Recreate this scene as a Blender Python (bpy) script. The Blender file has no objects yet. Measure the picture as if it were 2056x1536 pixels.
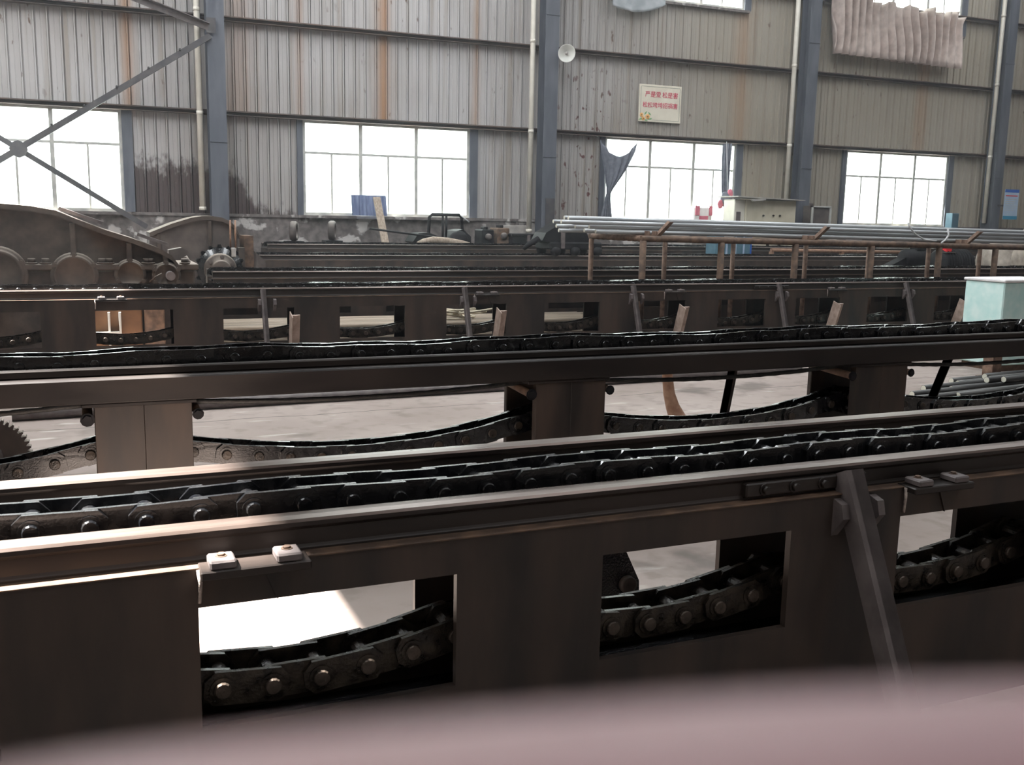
import bpy, bmesh, math, random
from mathutils import Vector, Matrix, noise

random.seed(7)
S = bpy.context.scene
COL = S.collection

# ------------------------------------------------------------------ camera
FPX = 2000.0
yaw, pitch, roll = math.radians(23.4116), math.radians(9.4787), math.radians(1.1114)
FW = Vector((math.sin(yaw)*math.cos(pitch), math.cos(yaw)*math.cos(pitch), -math.sin(pitch)))
_r = Vector((math.cos(yaw), -math.sin(yaw), 0.0)); _u = _r.cross(FW)
RT = _r*math.cos(roll) + _u*math.sin(roll)
UP = -_r*math.sin(roll) + _u*math.cos(roll)
EYE = Vector((0, 0, 1.5))
cd = bpy.data.cameras.new('camera'); cam = bpy.data.objects.new('camera', cd); COL.objects.link(cam)
cam.matrix_world = Matrix(((RT.x, UP.x, -FW.x, EYE.x), (RT.y, UP.y, -FW.y, EYE.y), (RT.z, UP.z, -FW.z, EYE.z), (0, 0, 0, 1)))
cd.sensor_width = 36.0; cd.lens = FPX*36/2056; cd.clip_start = 0.004; cd.clip_end = 200
cd.dof.use_dof = True; cd.dof.focus_distance = 6.0; cd.dof.aperture_fstop = cd.lens/1.75      # a phone lens: 1.75 mm wide
S.camera = cam

# ------------------------------------------------------------------ world, sun, added overhead lamps
w = bpy.data.worlds.new('sky'); S.world = w; w.use_nodes = True
bg = w.node_tree.nodes['Background']; bg.inputs[0].default_value = (0.96, 1.0, 0.98, 1); bg.inputs[1].default_value = 7.0
SUN_DIR = Vector((0.50, -0.15, -0.83)).normalized()
sl = bpy.data.lights.new('sun', 'SUN'); sl.energy = 48; sl.angle = math.radians(0.6); sl.color = (1.0, 0.96, 0.9)
so = bpy.data.objects.new('sun', sl); COL.objects.link(so); so.rotation_euler = SUN_DIR.to_track_quat('-Z', 'Y').to_euler()
def area(name, loc, sx, sy, energy, color, direction=(0, 0, -1)):
    l = bpy.data.lights.new(name, 'AREA'); l.shape = 'RECTANGLE'; l.size = sx; l.size_y = sy; l.energy = energy; l.color = color
    o = bpy.data.objects.new(name, l); COL.objects.link(o); o.location = loc
    o.rotation_euler = Vector(direction).to_track_quat('-Z', 'Y').to_euler(); return o
ROOF_FILL = [(-1.5, 1.9), (5.0, 1.45), (12.0, .95), (19.0, .75)]        # added overhead area lamps standing in for unseen roof daylight: x, strength
for x, k in ROOF_FILL:
    area('roof_fill_lamp', (x, 11.0, 8.28), 1.6, 12.0, 330*k, (0.93, 0.97, 1.0))
for x in (-1.5, 5.0):
    area('roof_fill_lamp', (x, -1.5, 8.28), 1.6, 5.0, 105, (0.95, 0.97, 1.0))  # fill lamps added over the front bay to brighten the near faces
S.cycles.max_bounces = 6; S.cycles.diffuse_bounces = 3; S.cycles.glossy_bounces = 3; S.cycles.transparent_max_bounces = 8; S.cycles.volume_bounces = 0; S.cycles.sample_clamp_indirect = 6
S.view_settings.view_transform = 'Standard'; S.view_settings.look = 'None'
S.view_settings.exposure = 0.5; S.view_settings.gamma = 1.0; S.view_settings.use_curve_mapping = False

def at(px, py, Y):
    d = RT*((px-1028)/FPX) - UP*((py-768)/FPX) + FW
    return EYE + d*((Y-EYE.y)/d.y)
def atz(px, py, Z):
    d = RT*((px-1028)/FPX) - UP*((py-768)/FPX) + FW
    return EYE + d*((Z-EYE.z)/d.z)

# ------------------------------------------------------------------ materials
M = {}
def mat(name, c1, c2=None, rough=0.6, metal=0.0, scale=6.0, stretch=(1, 1, 1), bump=0.0, lo=0.35, hi=0.65, rvar=0.0, coat=0.0, spec=0.5, detail=6):
    m = bpy.data.materials.new(name); m.use_nodes = True; nt = m.node_tree; b = nt.nodes['Principled BSDF']
    b.inputs['Roughness'].default_value = rough; b.inputs['Metallic'].default_value = metal
    b.inputs['Coat Weight'].default_value = coat; b.inputs['Specular IOR Level'].default_value = spec
    g = nt.nodes.new('ShaderNodeNewGeometry'); mp = nt.nodes.new('ShaderNodeMapping'); mp.inputs['Scale'].default_value = stretch
    n = nt.nodes.new('ShaderNodeTexNoise'); n.inputs['Scale'].default_value = scale; n.inputs['Detail'].default_value = detail
    nt.links.new(g.outputs['Position'], mp.inputs[0]); nt.links.new(mp.outputs[0], n.inputs['Vector'])
    r = nt.nodes.new('ShaderNodeValToRGB'); r.color_ramp.elements[0].position = lo; r.color_ramp.elements[1].position = hi
    r.color_ramp.elements[0].color = (*c1, 1); r.color_ramp.elements[1].color = (*(c2 or c1), 1)
    nt.links.new(n.outputs['Fac'], r.inputs[0]); nt.links.new(r.outputs[0], b.inputs['Base Color'])
    if rvar:
        mr = nt.nodes.new('ShaderNodeMapRange'); mr.inputs['To Min'].default_value = max(rough-rvar, .03); mr.inputs['To Max'].default_value = min(rough+rvar, 1)
        mr.inputs['From Min'].default_value = .3; mr.inputs['From Max'].default_value = .7
        nt.links.new(n.outputs['Fac'], mr.inputs['Value']); nt.links.new(mr.outputs[0], b.inputs['Roughness'])
    if bump:
        n2 = nt.nodes.new('ShaderNodeTexNoise'); n2.inputs['Scale'].default_value = scale*5; n2.inputs['Detail'].default_value = 3
        nt.links.new(mp.outputs[0], n2.inputs['Vector'])
        bp = nt.nodes.new('ShaderNodeBump'); bp.inputs['Strength'].default_value = bump; bp.inputs['Distance'].default_value = 0.004
        nt.links.new(n2.outputs['Fac'], bp.inputs['Height']); nt.links.new(bp.outputs[0], b.inputs['Normal'])
    M[name] = m; return m

mat('plate', (0.017, 0.013, 0.0115), (0.058, 0.039, 0.029), rough=0.58, metal=0.0, scale=4.0, stretch=(1.6, 1, .35), bump=0.15, rvar=.1)
mat('rail', (0.016, 0.0125, 0.011), (0.038, 0.027, 0.0225), rough=0.45, metal=0.15, scale=8, stretch=(.15, 1, 1), bump=0.12, rvar=.1)
mat('railtop', (0.11, 0.082, 0.07), (0.20, 0.155, 0.135), rough=0.32, metal=0.6, scale=12, stretch=(.1, 1, 1), bump=0.1, rvar=.08)
mat('oily', (0.004, 0.0045, 0.006), (0.011, 0.011, 0.012), rough=0.24, metal=0.0, scale=30, bump=0.22, rvar=.10, coat=.5)
mat('oily_brown', (0.012, 0.0095, 0.008), (0.058, 0.043, 0.031), rough=0.36, metal=0.2, scale=26, bump=0.6, rvar=.15, coat=.15)
mat('pin', (0.075, 0.059, 0.048), (0.13, 0.10, 0.08), rough=0.38, metal=0.5, scale=40, bump=0.2)
mat('grease', (0.003, 0.003, 0.004), (0.010, 0.010, 0.012), rough=0.18, scale=25, bump=1.0)
mat('beam', (0.013, 0.0105, 0.0105), (0.027, 0.02, 0.017), rough=0.48, metal=0.2, scale=5, stretch=(.3, 1, 1), bump=0.15, rvar=.12)
mat('strut', (0.10, 0.082, 0.080), (0.155, 0.13, 0.125), rough=0.6, scale=14, bump=0.25)
mat('rust', (0.12, 0.072, 0.05), (0.25, 0.16, 0.115), rough=0.75, scale=16, bump=0.3)
mat('rustdark', (0.065, 0.040, 0.028), (0.16, 0.095, 0.06), rough=0.7, scale=14, bump=0.3)
mat('armrust', (0.25, 0.18, 0.145), (0.40, 0.30, 0.25), rough=0.7, scale=16, bump=0.3)
mat('copper', (0.22, 0.11, 0.065), (0.34, 0.20, 0.13), rough=0.55, scale=18, bump=0.4)
mat('casting', (0.045, 0.033, 0.028), (0.085, 0.064, 0.05), rough=0.72, scale=7, bump=0.3)
mat('castingdark', (0.07, 0.058, 0.054), (0.12, 0.098, 0.088), rough=0.75, scale=6, bump=0.3)
mat('clutter', (0.006, 0.0065, 0.008), (0.016, 0.015, 0.017), rough=0.6, scale=9, bump=0.3, spec=.2)
mat('greysteel', (0.34, 0.355, 0.37), (0.52, 0.53, 0.54), rough=0.42, metal=0.45, scale=12, stretch=(.05, 1, 1), rvar=.08)
mat('barend', (0.75, 0.73, 0.62), rough=0.5)
mat('floorbar', (0.045, 0.045, 0.045), (0.10, 0.10, 0.096), rough=0.38, metal=0.6, scale=10, stretch=(.1, 1, 1))
mat('oldbar', (0.19, 0.15, 0.11), (0.34, 0.27, 0.2), rough=0.6, scale=8, stretch=(.1, 1, 1))
mat('column', (0.075, 0.083, 0.105), (0.115, 0.122, 0.145), rough=0.6, scale=4, stretch=(2, 2, .4), bump=.1)
mat('girt', (0.065, 0.048, 0.044), (0.13, 0.085, 0.065), rough=0.7, scale=3, stretch=(.5, 1, 1))
mat('pvc', (0.72, 0.67, 0.58), (0.84, 0.79, 0.70), rough=0.5, scale=4)
mat('brace', (0.045, 0.043, 0.05), (0.085, 0.078, 0.078), rough=0.6, scale=6)
mat('frame', (0.42, 0.42, 0.40), (0.55, 0.54, 0.5), rough=0.6, scale=8)
mat('enamel', (0.72, 0.72, 0.67), (0.82, 0.81, 0.76), rough=0.35, scale=8)
mat('black', (0.012, 0.012, 0.013), rough=0.5)
mat('cream', (0.62, 0.56, 0.42), (0.72, 0.66, 0.52), rough=0.6, scale=5)
mat('creamwhite', (0.74, 0.70, 0.6), (0.82, 0.78, 0.68), rough=0.6, scale=5)
mat('sheetgrey', (0.30, 0.28, 0.26), (0.42, 0.39, 0.36), rough=0.6, scale=9)
mat('teal', (0.58, 0.84, 0.80), (0.74, 0.92, 0.88), rough=0.55, scale=9, bump=.1)
mat('bluecab', (0.07, 0.16, 0.22), (0.11, 0.22, 0.29), rough=0.55, scale=6)
mat('bluesheet', (0.10, 0.13, 0.24), (0.17, 0.21, 0.34), rough=0.55, scale=6, stretch=(3, 3, .5))
mat('wood', (0.26, 0.20, 0.15), (0.42, 0.34, 0.27), rough=0.75, scale=10, stretch=(4, 4, .6), bump=.2)
mat('cloth', (0.13, 0.14, 0.175), (0.19, 0.20, 0.24), rough=0.9, scale=12, bump=.3)
mat('curtainpink', (0.50, 0.41, 0.37), (0.66, 0.55, 0.50), rough=0.9, scale=6, bump=.2, hi=.6)
mat('curtaingreen', (0.33, 0.36, 0.38), (0.45, 0.47, 0.49), rough=0.9, scale=6)
mat('redcloth', (0.55, 0.13, 0.19), (0.70, 0.22, 0.28), rough=0.8, scale=10)
mat('whitecloth', (0.75, 0.72, 0.72), (0.85, 0.82, 0.82), rough=0.8, scale=10)
mat('red', (0.75, 0.02, 0.03), rough=0.45)
mat('yellow', (0.85, 0.75, 0.03), rough=0.5)
mat('tarp', (0.30, 0.26, 0.22), (0.48, 0.42, 0.36), rough=0.8, scale=7, bump=.5)
mat('rubble', (0.20, 0.175, 0.16), (0.38, 0.34, 0.31), rough=0.9, scale=9, bump=.6)
mat('orangebox', (0.085, 0.036, 0.012), (0.13, 0.058, 0.02), rough=0.6, scale=6)
mat('hose', (0.42, 0.36, 0.26), (0.55, 0.48, 0.36), rough=0.6, scale=20)
mat('cord', (0.65, 0.65, 0.66), rough=0.5)
mat('rope', (0.010, 0.010, 0.011), (0.03, 0.028, 0.026), rough=0.5, scale=60, bump=.6)
mat('weld', (0.35, 0.28, 0.25), (0.6, 0.52, 0.47), rough=0.5, metal=.3, scale=60, bump=.8)
mat('board', (0.66, 0.60, 0.49), (0.76, 0.70, 0.58), rough=0.55, scale=4)
mat('ink', (0.62, 0.03, 0.10), rough=0.6)
mat('line', (0.30, 0.30, 0.24), rough=0.6)
mat('flower', (0.80, 0.34, 0.10), (0.85, 0.55, 0.20), rough=0.6, scale=30)
mat('flowercore', (0.30, 0.16, 0.04), rough=0.6)
mat('leaf', (0.16, 0.34, 0.14), (0.25, 0.45, 0.2), rough=0.6, scale=30)
mat('posterblue', (0.38, 0.50, 0.66), (0.45, 0.56, 0.7), rough=0.5, scale=6)
mat('posterband', (0.03, 0.13, 0.50), rough=0.5)
mat('posterteal', (0.03, 0.25, 0.42), rough=0.5)
mat('skin', (0.30, 0.175, 0.185), (0.33, 0.195, 0.20), rough=0.5, scale=60)
mat('nail', (0.68, 0.45, 0.42), rough=0.3)
mat('roof', (0.30, 0.30, 0.30), (0.38, 0.37, 0.36), rough=0.8, scale=2)
mat('sidewall', (0.42, 0.40, 0.37), (0.50, 0.47, 0.43), rough=0.8, scale=2, stretch=(4, 4, .3))
mat('lamp_panel', (0.75, 0.77, 0.78), rough=0.6)
M['skin'].node_tree.nodes['Principled BSDF'].inputs['Subsurface Weight'].default_value = 0.0

def dusty_lit_tops(name, col, k=.85):  # settled dust tone on up-facing faces; also paints in lit ridge highlights
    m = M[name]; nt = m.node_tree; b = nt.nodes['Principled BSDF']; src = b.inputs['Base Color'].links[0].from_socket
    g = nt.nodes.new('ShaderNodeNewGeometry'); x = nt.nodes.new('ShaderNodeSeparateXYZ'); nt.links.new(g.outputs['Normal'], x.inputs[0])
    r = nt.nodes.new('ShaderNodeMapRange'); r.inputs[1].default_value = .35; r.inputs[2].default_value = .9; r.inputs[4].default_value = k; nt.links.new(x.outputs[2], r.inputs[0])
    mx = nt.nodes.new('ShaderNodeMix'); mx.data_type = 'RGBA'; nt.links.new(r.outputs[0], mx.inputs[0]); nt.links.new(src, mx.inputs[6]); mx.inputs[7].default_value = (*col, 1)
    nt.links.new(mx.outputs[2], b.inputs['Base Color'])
dusty_lit_tops('casting', (.36, .31, .26)); dusty_lit_tops('castingdark', (.33, .30, .27), .7)
def glass_mat():
    m = bpy.data.materials.new('pane'); m.use_nodes = True; nt = m.node_tree; nt.nodes.clear()
    o = nt.nodes.new('ShaderNodeOutputMaterial'); t = nt.nodes.new('ShaderNodeBsdfTransparent'); gl = nt.nodes.new('ShaderNodeBsdfGlossy')
    gl.inputs['Roughness'].default_value = .08; gl.inputs['Color'].default_value = (.8, .85, .85, 1)
    n = nt.nodes.new('ShaderNodeTexNoise'); n.inputs['Scale'].default_value = 3
    r = nt.nodes.new('ShaderNodeValToRGB'); r.color_ramp.elements[0].color = (.80, .84, .82, 1); r.color_ramp.elements[1].color = (.95, .97, .96, 1)
    x = nt.nodes.new('ShaderNodeMixShader'); x.inputs[0].default_value = .06
    nt.links.new(n.outputs['Fac'], r.inputs[0]); nt.links.new(r.outputs[0], t.inputs[0])
    nt.links.new(t.outputs[0], x.inputs[1]); nt.links.new(gl.outputs[0], x.inputs[2]); nt.links.new(x.outputs[0], o.inputs[0]); M['pane'] = m
glass_mat()

class NT:                                    # small helper for node maths
    def __init__(s, m): s.nt = m.node_tree
    def math(s, op, a, b=None, c=None, clamp=False):
        n = s.nt.nodes.new('ShaderNodeMath'); n.operation = op; n.use_clamp = clamp
        for i, v in enumerate((a, b, c)):
            if v is None: continue
            if isinstance(v, (int, float)): n.inputs[i].default_value = v
            else: s.nt.links.new(v, n.inputs[i])
        return n.outputs[0]
    def noise(s, vec, scale, detail=5, stretch=None):
        if stretch:
            mp = s.nt.nodes.new('ShaderNodeMapping'); mp.inputs['Scale'].default_value = stretch; s.nt.links.new(vec, mp.inputs[0]); vec = mp.outputs[0]
        n = s.nt.nodes.new('ShaderNodeTexNoise'); n.inputs['Scale'].default_value = scale; n.inputs['Detail'].default_value = detail
        s.nt.links.new(vec, n.inputs['Vector']); return n.outputs['Fac']
    def mix(s, f, a, b):
        n = s.nt.nodes.new('ShaderNodeMix'); n.data_type = 'RGBA'
        for i, v in ((0, f), (6, a), (7, b)):
            if isinstance(v, (int, float)): n.inputs[i].default_value = v
            elif isinstance(v, tuple): n.inputs[i].default_value = (*v, 1)
            else: s.nt.links.new(v, n.inputs[i])
        return n.outputs[2]
    def ramp(s, v, lo, hi):
        n = s.nt.nodes.new('ShaderNodeMapRange'); n.interpolation_type = 'SMOOTHSTEP'; n.inputs[1].default_value = lo; n.inputs[2].default_value = hi
        s.nt.links.new(v, n.inputs[0]); return n.outputs[0]
    def pos(s):
        g = s.nt.nodes.new('ShaderNodeNewGeometry'); x = s.nt.nodes.new('ShaderNodeSeparateXYZ'); s.nt.links.new(g.outputs['Position'], x.inputs[0])
        return g.outputs['Position'], x.outputs[0], x.outputs[1], x.outputs[2]
    def bump(s, h, strength, dist):
        b = s.nt.nodes.new('ShaderNodeBump'); b.inputs['Strength'].default_value = strength; b.inputs['Distance'].default_value = dist
        s.nt.links.new(h, b.inputs['Height']); s.nt.links.new(b.outputs[0], s.nt.nodes['Principled BSDF'].inputs['Normal'])
    def out(s, c, rough):
        b = s.nt.nodes['Principled BSDF']; s.nt.links.new(c, b.inputs['Base Color']); b.inputs['Roughness'].default_value = rough
def newmat(name):
    m = bpy.data.materials.new(name); m.use_nodes = True; M[name] = m; return NT(m)

def floor_mat():
    t = newmat('concrete'); P, x, y, z = t.pos()
    n1 = t.noise(P, .7, 6); n2 = t.noise(P, 7, 8); n3 = t.noise(P, 2.2, 8, (1, 3, 1))
    c = t.mix(t.ramp(n1, .35, .65), (.27, .215, .19), (.355, .295, .265)); c = t.mix(t.math('MULTIPLY', t.ramp(n2, .5, .68), .5), c, (.19, .155, .13))
    c = t.mix(t.math('MULTIPLY', t.ramp(n3, .60, .72), .55), c, (.62, .57, .53))
    wob = t.math('MULTIPLY', t.math('SUBTRACT', t.noise(P, 1.6, 6), .5), .22)
    for y0, wd in ((7.33, .011), (6.05, .005), (5.3, .008)):
        d = t.math('ABSOLUTE', t.math('ADD', t.math('SUBTRACT', y, y0), wob))
        c = t.mix(t.math('SUBTRACT', 1, t.ramp(d, wd*.3, wd)), c, (.09, .075, .065))
    oil = t.math('MULTIPLY', t.ramp(t.noise(P, 1.3, 7), .58, .68), .75); c = t.mix(oil, c, (.12, .10, .085))
    t.out(c, .75); t.bump(n2, .35, .006)
floor_mat()

WY = 18.0                                            # back wall plane
def wall_mat():
    t = newmat('sheet'); P, x, y, z = t.pos()
    streak = t.noise(P, 1.0, 5, (7, 1, .22)); blot = t.noise(P, 5, 7, (1.6, 1, .7)); big = t.noise(P, .35, 3)
    c = t.mix(t.ramp(big, .35, .65), (.37, .345, .33), (.45, .43, .425))
    c = t.mix(t.math('MULTIPLY', t.ramp(x, 7.5, 14), .7), c, (.33, .285, .205))
    c = t.mix(t.math('MULTIPLY', t.ramp(streak, .50, .70), .6), c, (.25, .205, .16))
    c = t.mix(t.math('MULTIPLY', t.ramp(blot, .64, .72), t.ramp(t.noise(P, .8, 3), .45, .6)), c, (.13, .085, .065))
    for x0, wd, k, z0 in ((0.86, .09, .7, 2.9), (3.66, .08, .4, 2.9), (5.15, .13, .75, 2.9), (6.95, .08, .4, 2.9), (2.6, .25, .35, 2.9), (12.9, .2, .4, 2.9), (17.9, .18, .4, 2.9)):
        d = t.math('DIVIDE', t.math('SUBTRACT', x, x0), wd); g = t.math('POWER', 2.718, t.math('MULTIPLY', t.math('MULTIPLY', d, d), -1))
        k2 = t.math('MULTIPLY', t.math('MULTIPLY', g, k), t.ramp(z, z0, z0+.3)); k2 = t.math('MULTIPLY', k2, t.math('ADD', .45, streak), clamp=True)
        c = t.mix(k2, c, (.34, .17, .075))
    # soot splashed up the sheets beside the first column
    hgt = t.math('ADD', t.math('ADD', 1.80, t.math('ADD', t.math('MULTIPLY', blot, .75), t.math('MULTIPLY', t.noise(P, 26, 3, (1, 1, .5)), .5))), t.math('MULTIPLY', t.ramp(x, 2.4, 3.0), -.75))
    k = t.math('MULTIPLY', t.ramp(t.math('SUBTRACT', hgt, z), 0, .35), t.math('SUBTRACT', 1, t.ramp(x, 3.3, 4.0)))
    k = t.math('MULTIPLY', k, t.ramp(x, -.6, .5)); c = t.mix(t.math('MULTIPLY', k, .93), c, (.060, .038, .036))
    # brown splashes low on the sheets right of the second column
    spl = t.math('MULTIPLY', t.ramp(t.noise(P, 9, 5, (1, 1, .6)), .60, .68), t.math('MULTIPLY', t.ramp(x, 8.4, 8.9), t.math('SUBTRACT', 1, t.ramp(x, 9.6, 10.4))))
    c = t.mix(t.math('MULTIPLY', spl, t.math('SUBTRACT', 1, t.ramp(z, 3.6, 5.2))), c, (.12, .05, .045))
    t.out(c, .7); t.nt.nodes['Principled BSDF'].inputs['Specular IOR Level'].default_value = .3
wall_mat()
def dado_mat():
    t = newmat('plaster'); P, x, y, z = t.pos()
    n = t.noise(P, 2.2, 8); n2 = t.noise(P, 9, 6)
    c = t.mix(t.ramp(n2, .3, .7), (.105, .09, .085), (.20, .175, .165)); c = t.mix(t.ramp(n, .54, .60), c, (.50, .47, .45))
    t.out(c, .9); t.bump(t.ramp(n, .54, .60), .6, .02)
dado_mat()

# ------------------------------------------------------------------ mesh helpers
def empty(name, loc):
    o = bpy.data.objects.new(name, None); COL.objects.link(o); o.location = loc; o.empty_display_size = .1; return o
def tag(o, label, cat, group=None):
    o['label'] = label; o['category'] = cat
    if group: o['group'] = group
    return o
def thing(name, label, cat, loc, group=None): return tag(empty(name, Vector(loc)), label, cat, group)
def adopt(o, parent):
    if parent is None: return o
    o.parent = parent
    if parent.type == 'EMPTY': o.matrix_parent_inverse = Matrix.Translation(-parent.location)
    return o
def put(name, me, parent, matrix=None):
    o = bpy.data.objects.new(name, me); COL.objects.link(o)
    if matrix is not None: o.matrix_basis = matrix
    return adopt(o, parent)

class MB:
    def __init__(s): s.v = []; s.f = []; s.m = []; s.mi = 0; s.sm = []
    def add(s, vs, fs, smooth=False):
        k = len(s.v); s.v += [tuple(v) for v in vs]
        for f in fs: s.f.append([i+k for i in f]); s.m.append(s.mi); s.sm.append(smooth)
        return s
    def box(s, x0, x1, y0, y1, z0, z1):
        return s.add([(x, y, z) for x in (x0, x1) for y in (y0, y1) for z in (z0, z1)],
                     [(0, 1, 3, 2), (4, 6, 7, 5), (0, 4, 5, 1), (2, 3, 7, 6), (0, 2, 6, 4), (1, 5, 7, 3)])
    def bbox(s, x0, x1, y0, y1, z0, z1, b):           # box with chamfered edges (convex hull of inset corners)
        bm = bmesh.new(); bmesh.ops.create_cube(bm, size=1)
        for v in bm.verts: v.co = Vector(((x0+x1)/2+v.co.x*(x1-x0), (y0+y1)/2+v.co.y*(y1-y0), (z0+z1)/2+v.co.z*(z1-z0)))
        bmesh.ops.bevel(bm, geom=bm.edges[:], offset=b, segments=1, affect='EDGES')
        bm.verts.index_update(); s.add([v.co[:] for v in bm.verts], [[v.index for v in f.verts] for f in bm.faces]); bm.free(); return s
    def beam(s, p0, p1, w, h, up=(0, 0, 1)):           # box bar between two points
        p0 = Vector(p0); p1 = Vector(p1); d = (p1-p0).normalized(); a = d.cross(Vector(up))
        a = a.normalized() if a.length > 1e-6 else Vector((1, 0, 0)); b = a.cross(d)
        return s.add([p+a*(w/2*i)+b*(h/2*j) for p in (p0, p1) for i in (-1, 1) for j in (-1, 1)],
                     [(0, 1, 3, 2), (4, 6, 7, 5), (0, 4, 5, 1), (2, 3, 7, 6), (0, 2, 6, 4), (1, 5, 7, 3)])
    def angle(s, p0, p1, leg, t, a, b):                # L-section bar; a, b are the directions of its legs
        p0 = Vector(p0); p1 = Vector(p1); a = Vector(a).normalized(); b = Vector(b).normalized()
        pr = [(0, 0), (leg, 0), (leg, t), (t, t), (t, leg), (0, leg)]
        vs = [p+a*u+b*v for p in (p0, p1) for u, v in pr]; n = 6
        return s.add(vs, [tuple(range(n))[::-1], tuple(range(n, 2*n))]+[(i, (i+1) % n, n+(i+1) % n, n+i) for i in range(n)])
    def prism(s, prof, axis, a0, a1, smooth=False):    # closed profile extruded along an axis
        n = len(prof); vs = []
        for a in (a0, a1):
            for u, v in prof: vs.append({'x': (a, u, v), 'y': (u, a, v), 'z': (u, v, a)}[axis])
        s.add(vs, [tuple(range(n))[::-1], tuple(range(n, 2*n))]); k = len(s.v)-2*n
        for i in range(n): s.f.append([k+i, k+(i+1) % n, k+n+(i+1) % n, k+n+i]); s.m.append(s.mi); s.sm.append(smooth)
        return s
    def cyl(s, p0, p1, r, n=12, r1=None, cap=True):
        p0 = Vector(p0); p1 = Vector(p1); d = (p1-p0).normalized(); a = d.orthogonal().normalized(); b = d.cross(a); r1 = r if r1 is None else r1
        vs = [p+(a*math.cos(2*math.pi*i/n)+b*math.sin(2*math.pi*i/n))*rr for p, rr in ((p0, r), (p1, r1)) for i in range(n)]
        s.add(vs, [(i, (i+1) % n, n+(i+1) % n, n+i) for i in range(n)], True)
        if cap: k = len(s.v)-2*n; s.f += [[k+i for i in range(n)][::-1], [k+n+i for i in range(n)]]; s.m += [s.mi]*2; s.sm += [False]*2
        return s
    def tube(s, pts, r, n=8):
        pts = [Vector(p) for p in pts]; vs = []; prev = None
        for i, p in enumerate(pts):
            d = (pts[min(i+1, len(pts)-1)]-pts[max(i-1, 0)]).normalized()
            a = d.orthogonal().normalized() if prev is None else (prev-d*prev.dot(d)).normalized(); prev = a; b = d.cross(a)
            rr = r[i] if isinstance(r, (list, tuple)) else r
            vs += [p+(a*math.cos(2*math.pi*j/n)+b*math.sin(2*math.pi*j/n))*rr for j in range(n)]
        L = len(pts); s.add(vs, [(i*n+j, i*n+(j+1) % n, (i+1)*n+(j+1) % n, (i+1)*n+j) for i in range(L-1) for j in range(n)], True)
        k = len(s.v)-L*n; s.f += [[k+j for j in range(n)][::-1], [k+(L-1)*n+j for j in range(n)]]; s.m += [s.mi]*2; s.sm += [False]*2
        return s
    def lathe(s, c, axis, prof, n=24):                 # prof: (radius, distance along axis)
        c = Vector(c); d = Vector(axis).normalized(); a = d.orthogonal().normalized(); b = d.cross(a)
        vs = [c+d*h+(a*math.cos(2*math.pi*j/n)+b*math.sin(2*math.pi*j/n))*r for r, h in prof for j in range(n)]; L = len(prof)
        return s.add(vs, [(i*n+j, i*n+(j+1) % n, (i+1)*n+(j+1) % n, (i+1)*n+j) for i in range(L-1) for j in range(n)], True)
    def hexbolt(s, p, axis, r, h):
        p = Vector(p); a = Vector(axis).normalized(); return s.cyl(p, p+a*h*.25, r*1.45, 10).cyl(p+a*h*.25, p+a*h, r, 6)
    def mesh(s, name, *mats):
        me = bpy.data.meshes.new(name); me.from_pydata(s.v, [], s.f); me.update()
        for mm in mats: me.materials.append(M[mm] if isinstance(mm, str) else mm)
        me.polygons.foreach_set('material_index', s.m); me.polygons.foreach_set('use_smooth', s.sm)
        bm = bmesh.new(); bm.from_mesh(me); bmesh.ops.recalc_face_normals(bm, faces=bm.faces[:]); bm.to_mesh(me); bm.free(); return me
    def build(s, name, mats, parent=None):
        return put(name, s.mesh(name, *([mats] if isinstance(mats, str) else mats)), parent)
def struct(o): o['kind'] = 'structure'; return o

# ================================================================== THE HALL
fl = MB().box(-10, 30, -7, WY+.3, -.2, 0).build('floor', 'concrete'); struct(fl)
ce = MB()
ZR = 8.5
xs = [-10, -5.45, -4.28, 30]; ys = [-7, 3.53, 5.86, 10.0, 13.4, WY+.3]      # roof with two unseen openings shaped to place the sun patches
for i in range(3):
    for j in range(5):
        if i == 1 and j in (1, 3): continue
        ce.box(xs[i], xs[i+1], ys[j], ys[j+1], ZR, ZR+.12)
ceil = struct(ce.build('ceiling', 'roof'))
for x, k in ROOF_FILL: MB().box(x-.8, x+.8, 5.0, 17.0, ZR-.06, ZR-.005).build('fill_lamp_panel', 'lamp_panel', ceil)  # blank panels added above the overhead fill lamps
for x in (-1.5, 5.0): MB().box(x-.8, x+.8, -4.0, 1.0, ZR-.06, ZR-.005).build('fill_lamp_panel', 'lamp_panel', ceil)
for nm, b in (('wall_left', (-10.2, -10, -7, WY+.3, 0, ZR)), ('wall_right', (30, 30.2, -7, WY+.3, 0, ZR)), ('wall_front', (-10, 30, -7.2, -7, 0, ZR))):
    struct(MB().box(*b).build(nm, 'sidewall'))

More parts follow.
